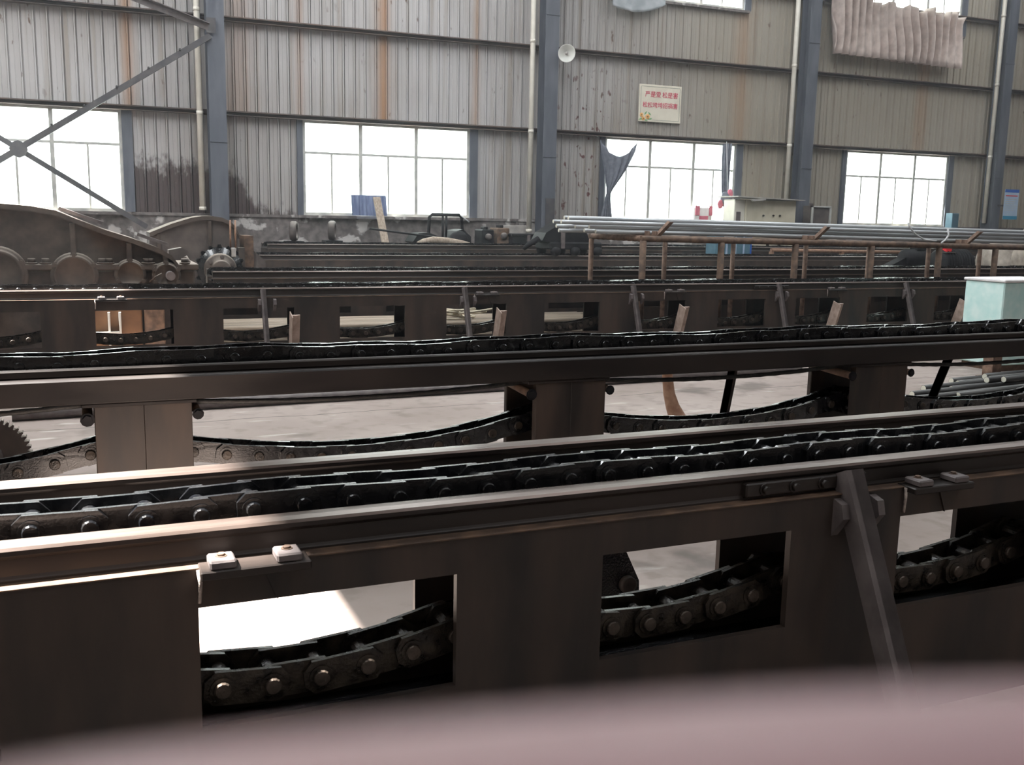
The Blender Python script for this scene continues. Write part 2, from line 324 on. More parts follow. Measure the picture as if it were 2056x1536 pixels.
# back wall: masonry dado, corrugated sheets one by one, girts
SILL, HEAD, US, UH = 1.45, 3.10, 5.78, 7.2
WIN = [(-2.45, .72), (3.68, 6.82), (9.70, 12.85), (15.80, 18.85)]
dado = MB().box(-10, 30, WY, WY+.24, 0, SILL-.05).box(-10, 30, WY-.03, WY+.26, SILL-.05, SILL)
wall = struct(dado.build('wall_back', 'plaster'))
def sheet_mesh(n, z0, z1, width):
    p = width/n; prof = []
    for i in range(n):
        x = i*p; prof += [(x, 0), (x+p*.28, 0), (x+p*.30, -.007), (x+p*.34, -.007), (x+p*.36, 0), (x+p*.70, 0), (x+p*.74, -.034), (x+p*.84, -.034), (x+p*.855, .030), (x+p*.95, .030), (x+p*.965, 0)]
    prof.append((width, 0)); b = MB(); k = len(prof)
    b.add([(x, WY+.02+y, z) for z in (z0, z1) for x, y in prof]+[(x, WY+.03+y, z) for z in (z0, z1) for x, y in prof],
          [(i, i+1, k+i+1, k+i) for i in range(k-1)]+[(2*k+i, 3*k+i, 3*k+i+1, 2*k+i+1) for i in range(k-1)])
    return b.mesh('wall_sheet', 'sheet')
edges = [-10]+[e for wn in WIN for e in wn]+[30]
for i in range(len(edges)-1):
    a, bb = edges[i], edges[i+1]; n = max(1, round((bb-a)/.82)); wd = (bb-a)/n
    spans = [(SILL, ZR)] if i % 2 == 0 else [(HEAD, US), (UH, ZR)]
    for z0, z1 in spans:
        me = sheet_mesh(4, z0, z1, wd)
        for k in range(n): put('wall_sheet', me, wall, Matrix.Translation((a+k*wd, 0, 0)))
for i, z in enumerate((3.13, 4.66, 6.17, 7.6)):
    prof = [(WY-.17, z-.035), (WY-.01, z-.035), (WY-.01, z+.035), (WY-.17, z+.035), (WY-.17, z+.015), (WY-.03, z+.028), (WY-.03, z-.028), (WY-.155, z-.028), (WY-.155, z-.015), (WY-.17, z-.015)]
    struct(MB().prism([(WY-.15, z-.04), (WY-.01, z-.04), (WY-.01, z+.04), (WY-.15, z+.04), (WY-.15, z+.02), (WY-.04, z+.03), (WY-.04, z-.03), (WY-.135, z-.03)], 'x', -10, 30).build('trim_%d' % (i+1), 'girt'))

# windows
def window(idx, x0, x1, z0, z1, full=True):
    root = MB(); t = .05; y0, y1 = WY-.02, WY+.09
    root.box(x0, x0+t, y0, y1, z0, z1).box(x1-t, x1, y0, y1, z0, z1).box(x0+t, x1-t, y0, y1, z0, z0+t).box(x0+t, x1-t, y0, y1, z1-t, z1)
    fr = struct(root.build('window_%d' % idx, 'frame'))
    zt = z0+(z1-z0)*.66; w3 = (x1-x0)/3
    for k in (1, 2): MB().box(x0+k*w3-.032, x0+k*w3+.032, y0, y1, z0+t, z1-t).build('mullion', 'frame', fr)
    MB().box(x0+t, x1-t, y0+.02, y1-.02, zt-.02, zt+.02).build('transom', 'frame', fr)
    for k in range(3):
        xc = x0+(k+.5)*w3; MB().box(xc-.016, xc+.016, y0+.03, y1-.03, z0+t, zt-.02).build('glazing_bar', 'frame', fr)
        for a, b2, c, d in ((xc-w3/2+.03, xc-.016, z0+t, zt-.02), (xc+.016, xc+w3/2-.03, z0+t, zt-.02), (xc-w3/2+.03, xc+w3/2-.03, zt+.02, z1-t)):
            MB().box(a, b2, WY+.03, WY+.036, c, d).build('pane', 'pane', fr)
    # dark steel reveal beside the window
    MB().box(x1, x1+.16, WY-.05, WY+.0, z0, z1).build('reveal', 'column', fr)
    MB().box(x0-.10, x0, WY-.05, WY+.0, z0, z1).build('reveal', 'column', fr)
    MB().box(x0-.1, x1+.1, WY-.10, WY-.02, z0-.05, z0-.002).build('window_sill', 'plaster', fr)
for i, (a, b) in enumerate(WIN): window(i+1, a, b, SILL, HEAD)
for i, (a, b) in enumerate(WIN): window(i+5, a, b, US, UH)

# columns, downpipes
CX = [2.20, 8.28, 14.36, 20.03]
desc = ['blue-grey steel column beside the leftmost window, crossed braces bolted to it', 'blue-grey steel column beside the round wall lamp',
        'blue-grey steel column behind the cream cabinet', 'blue-grey steel column carrying the light blue notice at the right edge']
pdesc = ['white downpipe left of the column with the crossed braces', 'white downpipe between the second window and the column with the lamp',
         'white downpipe that ends at the roof of the cream cabinet', 'white downpipe right of the rightmost window']
for i, x in enumerate(CX):
    t = thing('steel_column', desc[i], 'column', (x, WY-.35, 0), 'steel wall columns')
    y0, y1 = WY-.46, WY-.17; h = .14
    MB().box(x-h, x+h, y0, y0+.016, 0, ZR).build('front_flange', 'column', t)
    MB().box(x-h, x+h, y1-.016, y1, 0, ZR).build('rear_flange', 'column', t)
    MB().box(x-.006, x+.006, y0+.016, y1-.016, 0, ZR).build('web', 'column', t)
    for z in (2.62, 5.2): MB().box(x-h, x+h, y0-.012, y0, z, z+.02).build('splice_plate', 'column', t)
    if i == 1: MB().box(x-.06, x+.13, y0-.014, y0, 1.25, 1.85).build('patch_plate', 'brace', t)
    px, py = ((400, 200), (1066, 235), (1590, 195), (1996, 218))[i]; q = at(px, py, WY-.2); r = .05
    zb = (1.5, 1.2, 1.95, 1.55)[i]
    d = thing('downpipe', pdesc[i], 'pipe', (q.x, WY-.22, 0), 'white downpipes on the back wall')
    MB().cyl((q.x, WY-.22, zb), (q.x, WY-.22, ZR), r, 14).build('pipe', 'pvc', d)
    for z in (3.1, 4.75, 6.3):
        MB().cyl((q.x, WY-.22, z-.03), (q.x, WY-.22, z+.03), r*1.14, 14).build('collar', 'pvc', d)
    if i in (0, 1): MB().cyl((q.x, WY-.22, zb-.0), (q.x, WY-.22, zb+.06), r*1.2, 14).build('collar', 'pvc', d)

# cross bracing left of the first column
t = thing('cross_brace', 'pair of crossed dark steel braces in front of the leftmost window', 'brace', (0.4, WY-.5, 1.2))
YB = WY-.525
def pxz(px, py, Y): q = at(px, py, Y); return Vector((q.x, Y, q.z))
A0 = pxz(422, 72, YB); A1 = pxz(37, 299, YB); dA = (A1-A0).normalized(); A2 = A0+dA*6.2
B1 = pxz(296, 456, YB); B0 = pxz(37, 299, YB); dB = (B0-B1).normalized(); B2 = B1+dB*6.0
MB().beam(A0, A2, .09, .09, (0, 1, 0)).build('diagonal', 'brace', t)
MB().beam(B1+Vector((0, .1, 0)), B2+Vector((0, .1, 0)), .08, .08, (0, 1, 0)).build('diagonal', 'brace', t)
MB().cyl(A1+Vector((0, -.06, 0)), A1+Vector((0, .16, 0)), .13, 8).build('gusset', 'brace', t)
for k in range(1, 6):
    p = A0.lerp(A1, k/6.0); MB().hexbolt(p+Vector((0, -.05, .05)), (0, 0, 1), .016, .03).build('bolt', 'brace', t)
t = thing('roof_brace', 'light grey steel brace rising from the first column to the roof', 'brace', A0)
p0 = pxz(420, 48, YB); p1 = pxz(300, 0, YB); d = (p1-p0).normalized()
MB().angle(p0, p0+d*4.5, .11, .012, (0, -1, 0), d.cross(Vector((0, 1, 0)))).build('angle_bar', 'strut', t)
MB().box(p0.x-.05, p0.x+.1, YB-.01, YB+.01, p0.z-.14, p0.z+.1).build('gusset', 'brace', t)

# wall lamp
q = at(1138, 107, WY-.65); t = thing('wall_lamp', 'round white enamel lamp on a bracket beside the second column', 'lamp', q)
ax = Vector((-.25, -.92, -.25)).normalized()
MB().lathe(q-ax*.02, ax, [(.03, -.10), (.05, -.06), (.09, -.03), (.15, .0), (.165, .02), (.16, .02), (.14, .005), (.08, -.02), (.045, -.05), (.02, -.06)], 28).build('lamp_shade', 'enamel', t)
MB().cyl(q-ax*.19, q-ax*.08, .035, 12).build('socket', 'black', t)
MB().lathe(q-ax*.06, ax, [(.012, -.03), (.02, 0), (.032, .03), (.03, .055), (.012, .07), (.001, .072)], 14).build('bulb', 'sheetgrey', t)
MB().tube([q-ax*.18, q-ax*.25+Vector((0, 0, .05)), Vector((CX[1]+.14, WY-.36, q.z+.05))], .012).build('bracket', 'brace', t)

# slogan board
def text_mesh(body, size, x, y, z, m, name, parent, depth=.002):
    cu = bpy.data.curves.new('txt', 'FONT'); cu.body = body; cu.size = size; cu.align_x = 'CENTER'; cu.extrude = depth
    o = bpy.data.objects.new('txt', cu); COL.objects.link(o); dg = bpy.context.evaluated_depsgraph_get()
    me = bpy.data.meshes.new_from_object(o.evaluated_get(dg)); bpy.data.objects.remove(o)
    me.materials.clear(); me.materials.append(M[m])
    return put(name, me, parent, Matrix.Translation((x, y, z)) @ Matrix.Rotation(math.pi/2, 4, 'X'))
t = thing('slogan_board', 'cream board with two lines of red Chinese writing above the third window', 'sign', (10.9, WY-.05, 3.45))
c0 = at(1283, 168, WY-.05); c1 = at(1365, 246, WY-.05); bx0, bx1, bz0, bz1 = 10.42, 11.41, 3.43, 4.16; yb = WY-.06
MB().bbox(bx0, bx1, yb, yb+.02, bz0, bz1, .006).build('panel', 'board', t)
ln = MB(); g = .045
for (a, b, c, d) in ((bx0+g, bx1-g, bz1-g, bz1-g+.008), (bx0+g, bx1-g, bz0+g-.008, bz0+g), (bx0+g-.008, bx0+g, bz0+g, bz1-g), (bx1-g, bx1-g+.008, bz0+g, bz1-g)): ln.box(a, b, yb-.002, yb, c, d)
ln.build('border_line', 'line', t)
text_mesh('严是爱', .125, bx0+.32, yb-.003, bz1-.235, 'ink', 'lettering', t); text_mesh('松是害', .125, bx0+.72, yb-.003, bz1-.235, 'ink', 'lettering', t)
text_mesh('松松垮垮招祸害', .118, (bx0+bx1)/2+.0, yb-.003, bz1-.44, 'ink', 'lettering', t)
for fx, fz, r, mm in ((.07, .13, .045, 'flower'), (.11, .06, .045, 'flower'), (.21, .10, .055, 'flower')):
    f = MB()
    for k in range(7):
        a = k*2*math.pi/7; f.lathe((bx0+fx+math.cos(a)*r*.55, yb-.003, bz0+fz+math.sin(a)*r*.55), (0, -1, 0), [(r*.42, -.002), (r*.4, .002), (.0005, .003)], 8)
    fo = f.build('flower', mm, t)
    MB().lathe((bx0+fx, yb-.006, bz0+fz), (0, -1, 0), [(r*.35, -.002), (r*.3, .003), (.0005, .004)], 10).build('flower_core', 'flowercore', fo)
for fx, fz, an in ((.05, .05, .4), (.17, .03, -.3), (.16, .17, .9), (.27, .06, .2), (.25, .16, -.7)):
    u = Vector((math.cos(an), 0, math.sin(an))); v = Vector((-u.z, 0, u.x)); c = Vector((bx0+fx, yb-.0035, bz0+fz))
    MB().add([c-u*.05, c+v*.018, c+u*.05, c-v*.018]+[x+Vector((0, -.0015, 0)) for x in (c-u*.05, c+v*.018, c+u*.05, c-v*.018)], [(0, 1, 2, 3), (4, 5, 6, 7), (0, 1, 5, 4), (1, 2, 6, 5), (2, 3, 7, 6), (3, 0, 4, 7)]).build('leaf', 'leaf', t)
# notice on the last column
c0 = at(2022, 380, WY-.5); c1 = at(2044, 441, WY-.5); t = thing('notice_board', 'narrow light blue notice with blue ends on the rightmost column', 'notice', (c0.x, WY-.5, c1.z))
y = WY-.49
MB().box(c0.x-.04, c1.x-.04, y, y+.012, c1.z, c0.z).build('panel', 'posterblue', t)
MB().box(c0.x-.04, c1.x-.04, y-.003, y, c0.z-.07, c0.z).build('header_band', 'posterband', t)
MB().box(c0.x-.04, c1.x-.04, y-.003, y, c1.z, c1.z+.08).build('footer_band', 'posterteal', t)
MB().box(c0.x-.01, c1.x-.08, y-.003, y, c0.z-.16, c0.z-.14).build('red_line', 'red', t)
MB().box(CX[3]+.05, c1.x-.1, y+.012, y+.03, c1.z+.3, c1.z+.34).build('mount_strap', 'brace', t)
for k in range(6): MB().box(c0.x, c1.x-.09-.04*(k % 3), y-.002, y, c0.z-.24-.05*k, c0.z-.23-.05*k).build('text_line', 'frame', t)

# scatter volume: some dust, mostly standing in for lens veiling glare
hz = bpy.data.materials.new('veil_haze'); hz.use_nodes = True; hz.node_tree.nodes.clear()
_o = hz.node_tree.nodes.new('ShaderNodeOutputMaterial'); _v = hz.node_tree.nodes.new('ShaderNodeVolumeScatter')
_v.inputs['Color'].default_value = (.92, .95, 1, 1); _v.inputs['Density'].default_value = .0042; _v.inputs['Anisotropy'].default_value = .55
hz.node_tree.links.new(_v.outputs[0], _o.inputs['Volume']); M['veil_haze'] = hz
hzo = MB().box(-9.9, 29.9, 5.6, WY-.6, .002, 8.2).build('veil_haze', 'veil_haze'); tag(hzo, 'thin haze standing in for lens glare and dust at the far side of the hall', 'haze'); hzo['kind'] = 'stuff'

# ================================================================== DRAW BENCHES
def link_meshes(key, pitch, h, half, m_plate, m_pin):
    """outer and inner link plate and pin, local: x along the chain, pin at x = 0"""
    def plate(nm, t, c):
        e = h*.50; prof = [(-e, -h/2+c), (-e+c, -h/2), (pitch+e-c, -h/2), (pitch+e, -h/2+c), (pitch+e, h/2-c), (pitch+e-c, h/2), (-e+c, h/2), (-e, h/2-c)]
        return MB().prism(prof, 'y', -t/2, t/2).mesh(nm, m_plate)
    t = .0125; c = h*.27; g = half+t/2
    side = [(h*.30, half-1.5*t-.003), (h*.15, half-1.5*t-.002), (h*.15, g), (h*.36, g), (h*.36, g+.004), (h*.245, g+.004), (h*.245, g+.012), (h*.21, g+.015), (.0005, g+.0155)]
    p = MB(); p.lathe((0, 0, 0), (0, 1, 0), [(r, -d) for r, d in side[::-1]]+side, 14); me = p.mesh('pin', m_plate, m_pin)
    for f in me.polygons:
        r = math.hypot(f.center.x, f.center.z); f.material_index = 1 if abs(f.center.y) > g+.006 else 0; f.use_smooth = False
    return plate('outer_plate', t, c), plate('inner_plate', t, c*1.2), me, half
LINKS = {'b1': link_meshes('b1', .1195, .076, .060, 'oily', 'oily'), 'b1r': link_meshes('b1r', .1165, .082, .060, 'oily_brown', 'pin'),
         'b2': link_meshes('b2', .1445, .086, .066, 'oily', 'oily'), 'b2r': link_meshes('b2r', .1445, .092, .066, 'oily', 'oily_brown'), 'b3': link_meshes('b3', .1195, .076, .060, 'oily', 'oily')}
def run_chain(root, key, pts):
    o, i, p, half = LINKS[key]
    for k, q in enumerate(pts):
        put('pin', p, root, Matrix.Translation(q))
        if k+1 < len(pts):
            d = pts[k+1]-q; R_ = Matrix.Translation(q) @ Matrix.Rotation(-math.atan2(d.z, d.x), 4, 'Y'); w_ = half if k % 2 == 0 else half-.014
            for sd in (-1, 1): put('outer_plate' if k % 2 == 0 else 'inner_plate', o if k % 2 == 0 else i, root, R_ @ Matrix.Translation((0, sd*w_, 0)))
def curve_pts(x0, x1, pitch, y, zf):
    pts = []; x = x0
    while x < x1:
        pts.append(Vector((x, y, zf(x)))); z0 = zf(x); dx = pitch
        for _ in range(4): dz = zf(x+dx)-z0; dx = pitch/math.sqrt(1+(dz/dx)**2)
        x += dx
    return pts

def rail_prof(y, zt, h=.076, head=.070, foot=.064):      # light rail section in (y, z)
    z0 = zt-h; r = []
    r += [(y-foot/2, z0), (y+foot/2, z0), (y+foot/2, z0+.006), (y+.030, z0+.009), (y+.0275, z0+.014), (y+.0275, zt-.026), (y+head/2-.003, zt-.021), (y+head/2, zt-.017), (y+head/2, zt-.007), (y+head/2-.006, zt-.001)]
    l = [(2*y-u, v) for u, v in r[::-1]]; return r+[(y, zt)]+l
def rail(root, y, zt, x0, x1, m='rail'):
    b = MB(); pr = rail_prof(y, zt); n = len(pr); b.prism(pr, 'x', x0, x1)
    me = b.mesh('rail', m, 'railtop'); zc = zt-.012
    for p in me.polygons:
        if p.center.z > zc and abs(p.normal.z) > .25: p.material_index = 1
    return put('rail', me, root)
def plate_with_openings(root, name, y0, th, x0, x1, off, zt, zo1, zo0, m, step=1.0, gap=.6):
    """a side plate: upper and lower chord and a post between every two openings, one welded piece"""
    b = MB(); n0 = math.floor(x0-off)-1; n1 = math.ceil(x1-off)+1
    b.box(x0, x1, y0, y0+th, zo1, zt); b.box(x0, x1, y0, y0+th, .0, zo0)
    for n in range(n0, n1):
        a, c = max(x0, off+n*step-(step-gap)), min(x1, off+n*step)
        if c > a: b.box(a, c, y0, y0+th, zo0, zo1)
    return b.build(name, m, root)

def bench(label, y0, zr, x0, x1, off, chain_key=None, brackets=(), struts=(), arms=(), fish=(), ret=True, full=True, chlabel='', strut_drop=.38, leg=.062):
    t = thing('draw_bench', label, 'machine', ((x0+x1)/2, y0+.3, 0)); zt = zr-.078
    plate_with_openings(t, 'side_plate', y0, .022, x0, x1, off, zt, zr-.167, zr-.455, 'plate')
    MB().box(x0, x1, y0-.004, y0+.14, zt, zt+.003).build('top_flange', 'rustdark', t)
    rail(t, y0+.070, zr, x0, x1); rail(t, y0+.585, zr, x0, x1)
    MB().box(x0, x1, y0+.15, y0+.42, zt-.03, zt-.015).build('chain_bed', 'grease', t)
    if full:
        plate_with_openings(t, 'inner_plate', y0+.33, .02, x0, x1, off, zt-.02, zr-.13, zr-.50, 'plate')
        MB().box(x0, x1, y0+.03, y0+.33, zr-.60, zr-.585).build('drip_tray', 'grease', t)
        n = math.floor(x0-off)
        while off+n-.2 < x1:
            xc = off+n-.2; n += 1
            if xc-.1 < x0 or xc+.1 > x1: continue
            MB().box(xc-.09, xc+.09, y0+.36, y0+.64, zt-.075, zt-.004).build('cross_arm', 'plate', t)
            MB().cyl((xc, y0+.03, zr-.42), (xc, y0+.32, zr-.42), .045, 14).build('support_roller', 'oily', t)
    else: MB().box(x0, x1, y0+.52, y0+.67, 0, zt-.004).build('rear_plate', 'plate', t)
    for xb, xl in brackets:
        br = MB().bbox(xb, xl, y0-.045, y0+.03, zt-.014, zt+.006, .003).build('clip_plate', 'rail', t)
        for f in (.2, .8):
            xc = xb+(xl-xb)*f
            MB().bbox(xc-.028, xc+.028, y0-.042, y0+.022, zt+.006, zt+.026, .004).build('rail_clip', 'strut', br)
            MB().hexbolt((xc, y0-.004, zt+.026), (0, 0, 1), .009, .006).build('bolt', 'rustdark', br)
        MB().tube([(xb, y0-.008, zt), (xb+.002, y0-.008, zt-.03), (xb-.001, y0-.008, zt-.075)], [.006, .005, .004], 6).build('weld_bead', 'weld', br)
        MB().prism([(xl-.10, zt-.014), (xl-.04, zt-.014), (xl-.07, zt-.09)], 'y', y0-.006, y0).build('stiffener', 'plate', br)
    for xa, xb in fish:
        fp = MB().bbox(xa, xb, y0+.022, y0+.046, zr-.066, zr-.026, .004).build('fishplate', 'rail', t)
        k = max(4, int((xb-xa)/.1))
        for i in range(k):
            MB().hexbolt((xa+(i+.6)*(xb-xa)/(k+.2), y0+.022, zr-.046), (0, -1, 0), .012, .018).build('bolt', 'rail', fp)
    for xs_ in struts:
        p0 = Vector((xs_-.03, y0-.012, zr-.004)); p1 = Vector((xs_-.03, y0-.012-strut_drop, 0))
        d = (p1-p0).normalized(); nrm = Vector((0, -1, 0)); nrm = (nrm-d*nrm.dot(d)).normalized()
        st = MB().angle(p0, p1, leg, .007, (1, 0, 0), nrm*-1).angle(p0+Vector((leg, 0, 0)), p1+Vector((leg, 0, 0)), leg*.7, .007, nrm*-1, (-1, 0, 0)).build('strut', 'strut', t)
        for s in (-.045, .085):
            MB().prism([(y0, zt-.01), (y0-.035, zt-.02), (y0-.045, zt-.06), (y0, zt-.12)], 'x', xs_+s-.012, xs_+s+.012).build('gusset', 'strut', t)
    for xa in arms:
        p0 = Vector((xa, y0-.30, zr-.205)); p1 = Vector((xa+.02, y0-.06, 0))
        d = (p1-p0).normalized(); nrm = Vector((0, -1, 0)); nrm = (nrm-d*nrm.dot(d)).normalized()
        a = MB().angle(p0, p1, .075, .008, (1, 0, 0), nrm*-1).angle(p0, p1, .05, .008, nrm, (1, 0, 0)).build('stop_arm', 'armrust', t)
        for k in range(2): MB().cyl(p0+d*(.07+.1*k)+Vector((.045, 0, 0))+nrm*.0, p0+d*(.07+.1*k)+Vector((.045, 0, 0))+nrm*.006, .007, 8).build('rivet', 'black', a)
    if chain_key:
        c = thing('drive_chain', chlabel, 'chain', ((x0+x1)/2, y0+.25, zr)); pit = .1195
        yc = y0+.24; zc = zr-.010
        run_chain(c, chain_key, [Vector((x0+.02+(k*pit), yc, zc+.004*math.sin(k*.9))) for k in range(int((x1-x0-.1)/pit))])
        if ret:
            cen = off+.24
            def zf(x): u = ((x-cen+.5) % 1.0)-.5; return zr-.425+.30*u*u+(.02*u if u > 0 else 0)
            run_chain(c, 'b1r', curve_pts(x0+.03, x1-.2, .1165, y0+.17, zf))
    return t

bench('nearest dark steel draw bench with cut-out side plate and two rails', 2.16, .81, -2.3, 6.2, .20, 'b1',
      brackets=((.203, .44), (2.205, 2.44)), struts=(2.0,), fish=((1.655, 2.08),), chlabel='black greasy plate chain between the two rails of the nearest bench')
bench('dark brown draw bench behind the light floor with a row of rusty stop arms', 8.68, .85, -2.4, 12.6, .085, 'b3',
      brackets=((.09, .33), (3.36, 3.6), (5.42, 5.66), (7.5, 7.74)), struts=(1.43, 3.27, 5.07, 6.86, 8.64), arms=(1.60, 3.49, 5.46, 7.40, 9.22), fish=((6.55, 7.0),),
      chlabel='greasy plate chain on the bench with rusty stop arms', strut_drop=.30, leg=.042)
bench('draw bench driven by the large brown gearbox', 10.72, .875, 1.25, 15.5, .1, 'b3', ret=False, full=False, chlabel='greasy plate chain running from the large brown gearbox')
bench('draw bench driven by the arched gearbox, second from the back wall', 14.55, .885, 2.35, 21, .1, 'b3', ret=False, full=False, chlabel='greasy plate chain on the bench second from the back wall')
bench('rearmost draw bench standing along the back wall', 16.25, .99, 2.75, 21, .1, 'b3', ret=False, full=False, chlabel='greasy plate chain on the rearmost bench by the wall')

# the second bench: rolled beams on paired box posts, two metres apart
t2 = thing('beam_bench', 'draw bench of dark beams on paired box posts, second from the camera', 'machine', (3, 4.6, 0))
X0, X1, YB2 = -3.2, 10.5, 4.40
MB().bbox(X0, X1, YB2-.02, YB2+.075, .702, .806, .006).build('front_beam', 'beam', t2)
MB().bbox(X0, X1, YB2+.045, YB2+.085, .806, .842, .006).build('guide_bar', 'railtop' if 0 else 'rail', t2)
MB().bbox(X0, X1, YB2+.36, YB2+.44, .692, .82, .006).build('rear_beam', 'beam', t2)
MB().box(X0, X1, YB2+.09, YB2+.35, .73, .745).build('chain_bed', 'grease', t2)
for n in range(-1, 5):
    xa = .022+2.015*n; xb = xa+.387
    p = MB(); xm = (xa+xb)/2
    for a, b in ((xa, xm-.0004), (xm+.0004, xb)): p.bbox(a, b, YB2, YB2+.045, .012, .685, .0015)
    p.build('front_post', 'plate', t2)
    p = MB(); p.bbox(xa, xb, YB2+.375, YB2+.41, .012, .685, .004); p.build('rear_post', 'plate', t2)
    MB().bbox(xa-.05, xb+.02, YB2-.012, YB2+.42, .686, .701, .003).build('cap_plate', 'beam', t2)
    MB().box(xa-.04, xb+.04, YB2-.03, YB2+.45, 0, .012).build('base_plate', 'plate', t2)
    for x, r in ((xa-.028, .021), (xb+.024, .018)):
        tr = MB().cyl((x, YB2-.005, .635), (x, YB2+.40, .655), r, 12).build('tie_rod', 'rustdark' if n != 2 else 'rust', t2)
        MB().hexbolt((x, YB2-.005, .635), (0, -1, 0), r*.95, .012).build('nut', 'clutter', tr)
    MB().cyl((xm, YB2+.05, .40), (xm, YB2+.37, .40), .05, 14).build('support_roller', 'oily', t2)
for x, ya, yb in ((3.50, 4.845, 5.0), (5.19, 4.82, 5.08), (-.6, 4.83, 5.05), (7.2, 4.83, 5.05)):
    p0 = Vector((x, ya, .69)); p1 = Vector((x, yb, 0)); d = (p1-p0).normalized(); nn = Vector((0, 1, 0)); nn = (nn-d*nn.dot(d)).normalized()
    MB().angle(p0, p1, .065, .008, (1, 0, 0), nn*-1).angle(p0+Vector((.0, 0, 0)), p1, .065, .008, nn*-1, (1, 0, 0)).build('rear_strut', 'strut', t2)
c = thing('drive_chain', 'black greasy plate chain on the beam bench, second from the camera', 'chain', (3, 4.56, .85))
run_chain(c, 'b2', [Vector((X0+.055+k*.1445, YB2+.215, .848+.006*math.sin(k*.55)+.004*math.sin(k*1.7))) for k in range(int((X1-X0-.2)/.1445))])
def zf2(x):
    u = ((x-1.20+1.0075) % 2.015)-1.0075; return .362+.125*u*u+(.03 if u > 0 else -.01)*max(0, abs(u)-.5)
run_chain(c, 'b2r', curve_pts(X0+.05, X1-.3, .1445, YB2+.21, zf2))
# black rope slung under the front beam
pts = []; x = -3.0
while x < 10.3:
    u = ((x-1.15+1.0075) % 2.015)-1.0075; pts.append((x, YB2+.09, .650+.045*u*u)); x += .05
rp = thing('slung_rope', 'thin black rope sagging under the beam of the second bench', 'rope', (3, YB2+.09, .66))
MB().tube(pts, [.0105+.0025*(k % 2) for k in range(len(pts))], 7).build('strand', 'rope', rp)

# ================================================================== GEARBOXES
def poly(pxs, Y): return [(at(a, b, Y).x, at(a, b, Y).z) for a, b in pxs]
YG = 10.20
g = thing('gearbox', 'large brown cast gearbox with three round bearing caps at the left', 'gearbox', (.2, YG+.4, 0))
top = poly([(0, 411), (60, 416), (112, 425), (150, 441), (205, 462), (262, 480), (320, 501), (345, 516), (357, 532)], YG)
zf_ = .985; x_l, x_r = -2.2, top[-1][0]
prof = [(x_l, 1.0), (x_r, zf_)]+top[::-1]+[(-1.3, 1.60), (x_l, 1.45)]
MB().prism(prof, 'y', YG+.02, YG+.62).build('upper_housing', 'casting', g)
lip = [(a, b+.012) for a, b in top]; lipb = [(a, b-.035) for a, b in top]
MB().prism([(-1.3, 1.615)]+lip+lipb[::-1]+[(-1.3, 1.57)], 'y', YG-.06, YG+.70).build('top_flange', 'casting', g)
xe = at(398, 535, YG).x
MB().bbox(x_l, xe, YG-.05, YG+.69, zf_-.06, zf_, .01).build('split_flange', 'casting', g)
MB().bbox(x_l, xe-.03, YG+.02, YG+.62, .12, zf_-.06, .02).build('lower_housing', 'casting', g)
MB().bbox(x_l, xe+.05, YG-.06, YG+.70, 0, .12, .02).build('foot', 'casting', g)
caps = [((-6, 552), .23), ((150, 553), .187), ((262, 551), .128), ((335, 554), .120)]
for (px, py), r in caps:
    q = at(px, py, YG-.08); x, z = q.x, q.z
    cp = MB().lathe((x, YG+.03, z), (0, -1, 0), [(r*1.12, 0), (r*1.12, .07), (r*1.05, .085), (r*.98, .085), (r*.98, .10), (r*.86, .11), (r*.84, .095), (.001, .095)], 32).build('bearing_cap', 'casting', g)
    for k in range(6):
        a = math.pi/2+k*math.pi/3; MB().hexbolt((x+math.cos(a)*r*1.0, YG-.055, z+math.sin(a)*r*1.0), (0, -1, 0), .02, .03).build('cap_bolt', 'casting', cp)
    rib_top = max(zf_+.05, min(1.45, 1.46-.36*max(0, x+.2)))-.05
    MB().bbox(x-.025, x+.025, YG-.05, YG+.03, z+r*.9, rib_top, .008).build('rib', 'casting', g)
    for s in (-1, 1):
        xb = x+s*(r+.055)
        if xb < xe: MB().hexbolt((xb, YG-.01, zf_), (0, 0, 1), .035, .05).build('flange_bolt', 'casting', g)
q = at(341, 553, YG-.1); MB().cyl((q.x, YG-.06, q.z), (q.x, YG-.22, q.z), .042, 16).build('shaft_stub', 'strut', g)
for a, b in (((118, 428), (206, 458)), ((276, 480), (340, 502))):
    p0 = at(*a, YG-.02); p1 = at(*b, YG-.02)
    d = Vector((p1.x-p0.x, 0, p1.z-p0.z)); MB().beam((p0.x, YG+.25, p0.z+.045), (p1.x, YG+.25, p1.z+.045), .5, .03, (0, 0, 1)).build('inspection_cover', 'strut', g)
MB().tube([at(300, 566, YG-.15), at(312, 556, YG-.16), at(325, 549, YG-.16)], .006).build('lubricant_pipe', 'casting', g)
gd = thing('belt_guard', 'dark rounded sheet guard at the right end of the large gearbox', 'guard', (1.1, YG+.8, 0))
gp = poly([(345, 505), (372, 500), (385, 507), (392, 530), (402, 550), (345, 550)], YG+.35)
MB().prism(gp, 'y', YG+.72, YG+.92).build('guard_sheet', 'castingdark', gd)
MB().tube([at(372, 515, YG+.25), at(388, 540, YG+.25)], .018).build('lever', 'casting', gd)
MB().box(.85, 1.0, YG+.72, YG+.92, 0, .98).build('guard_stand', 'castingdark', gd)

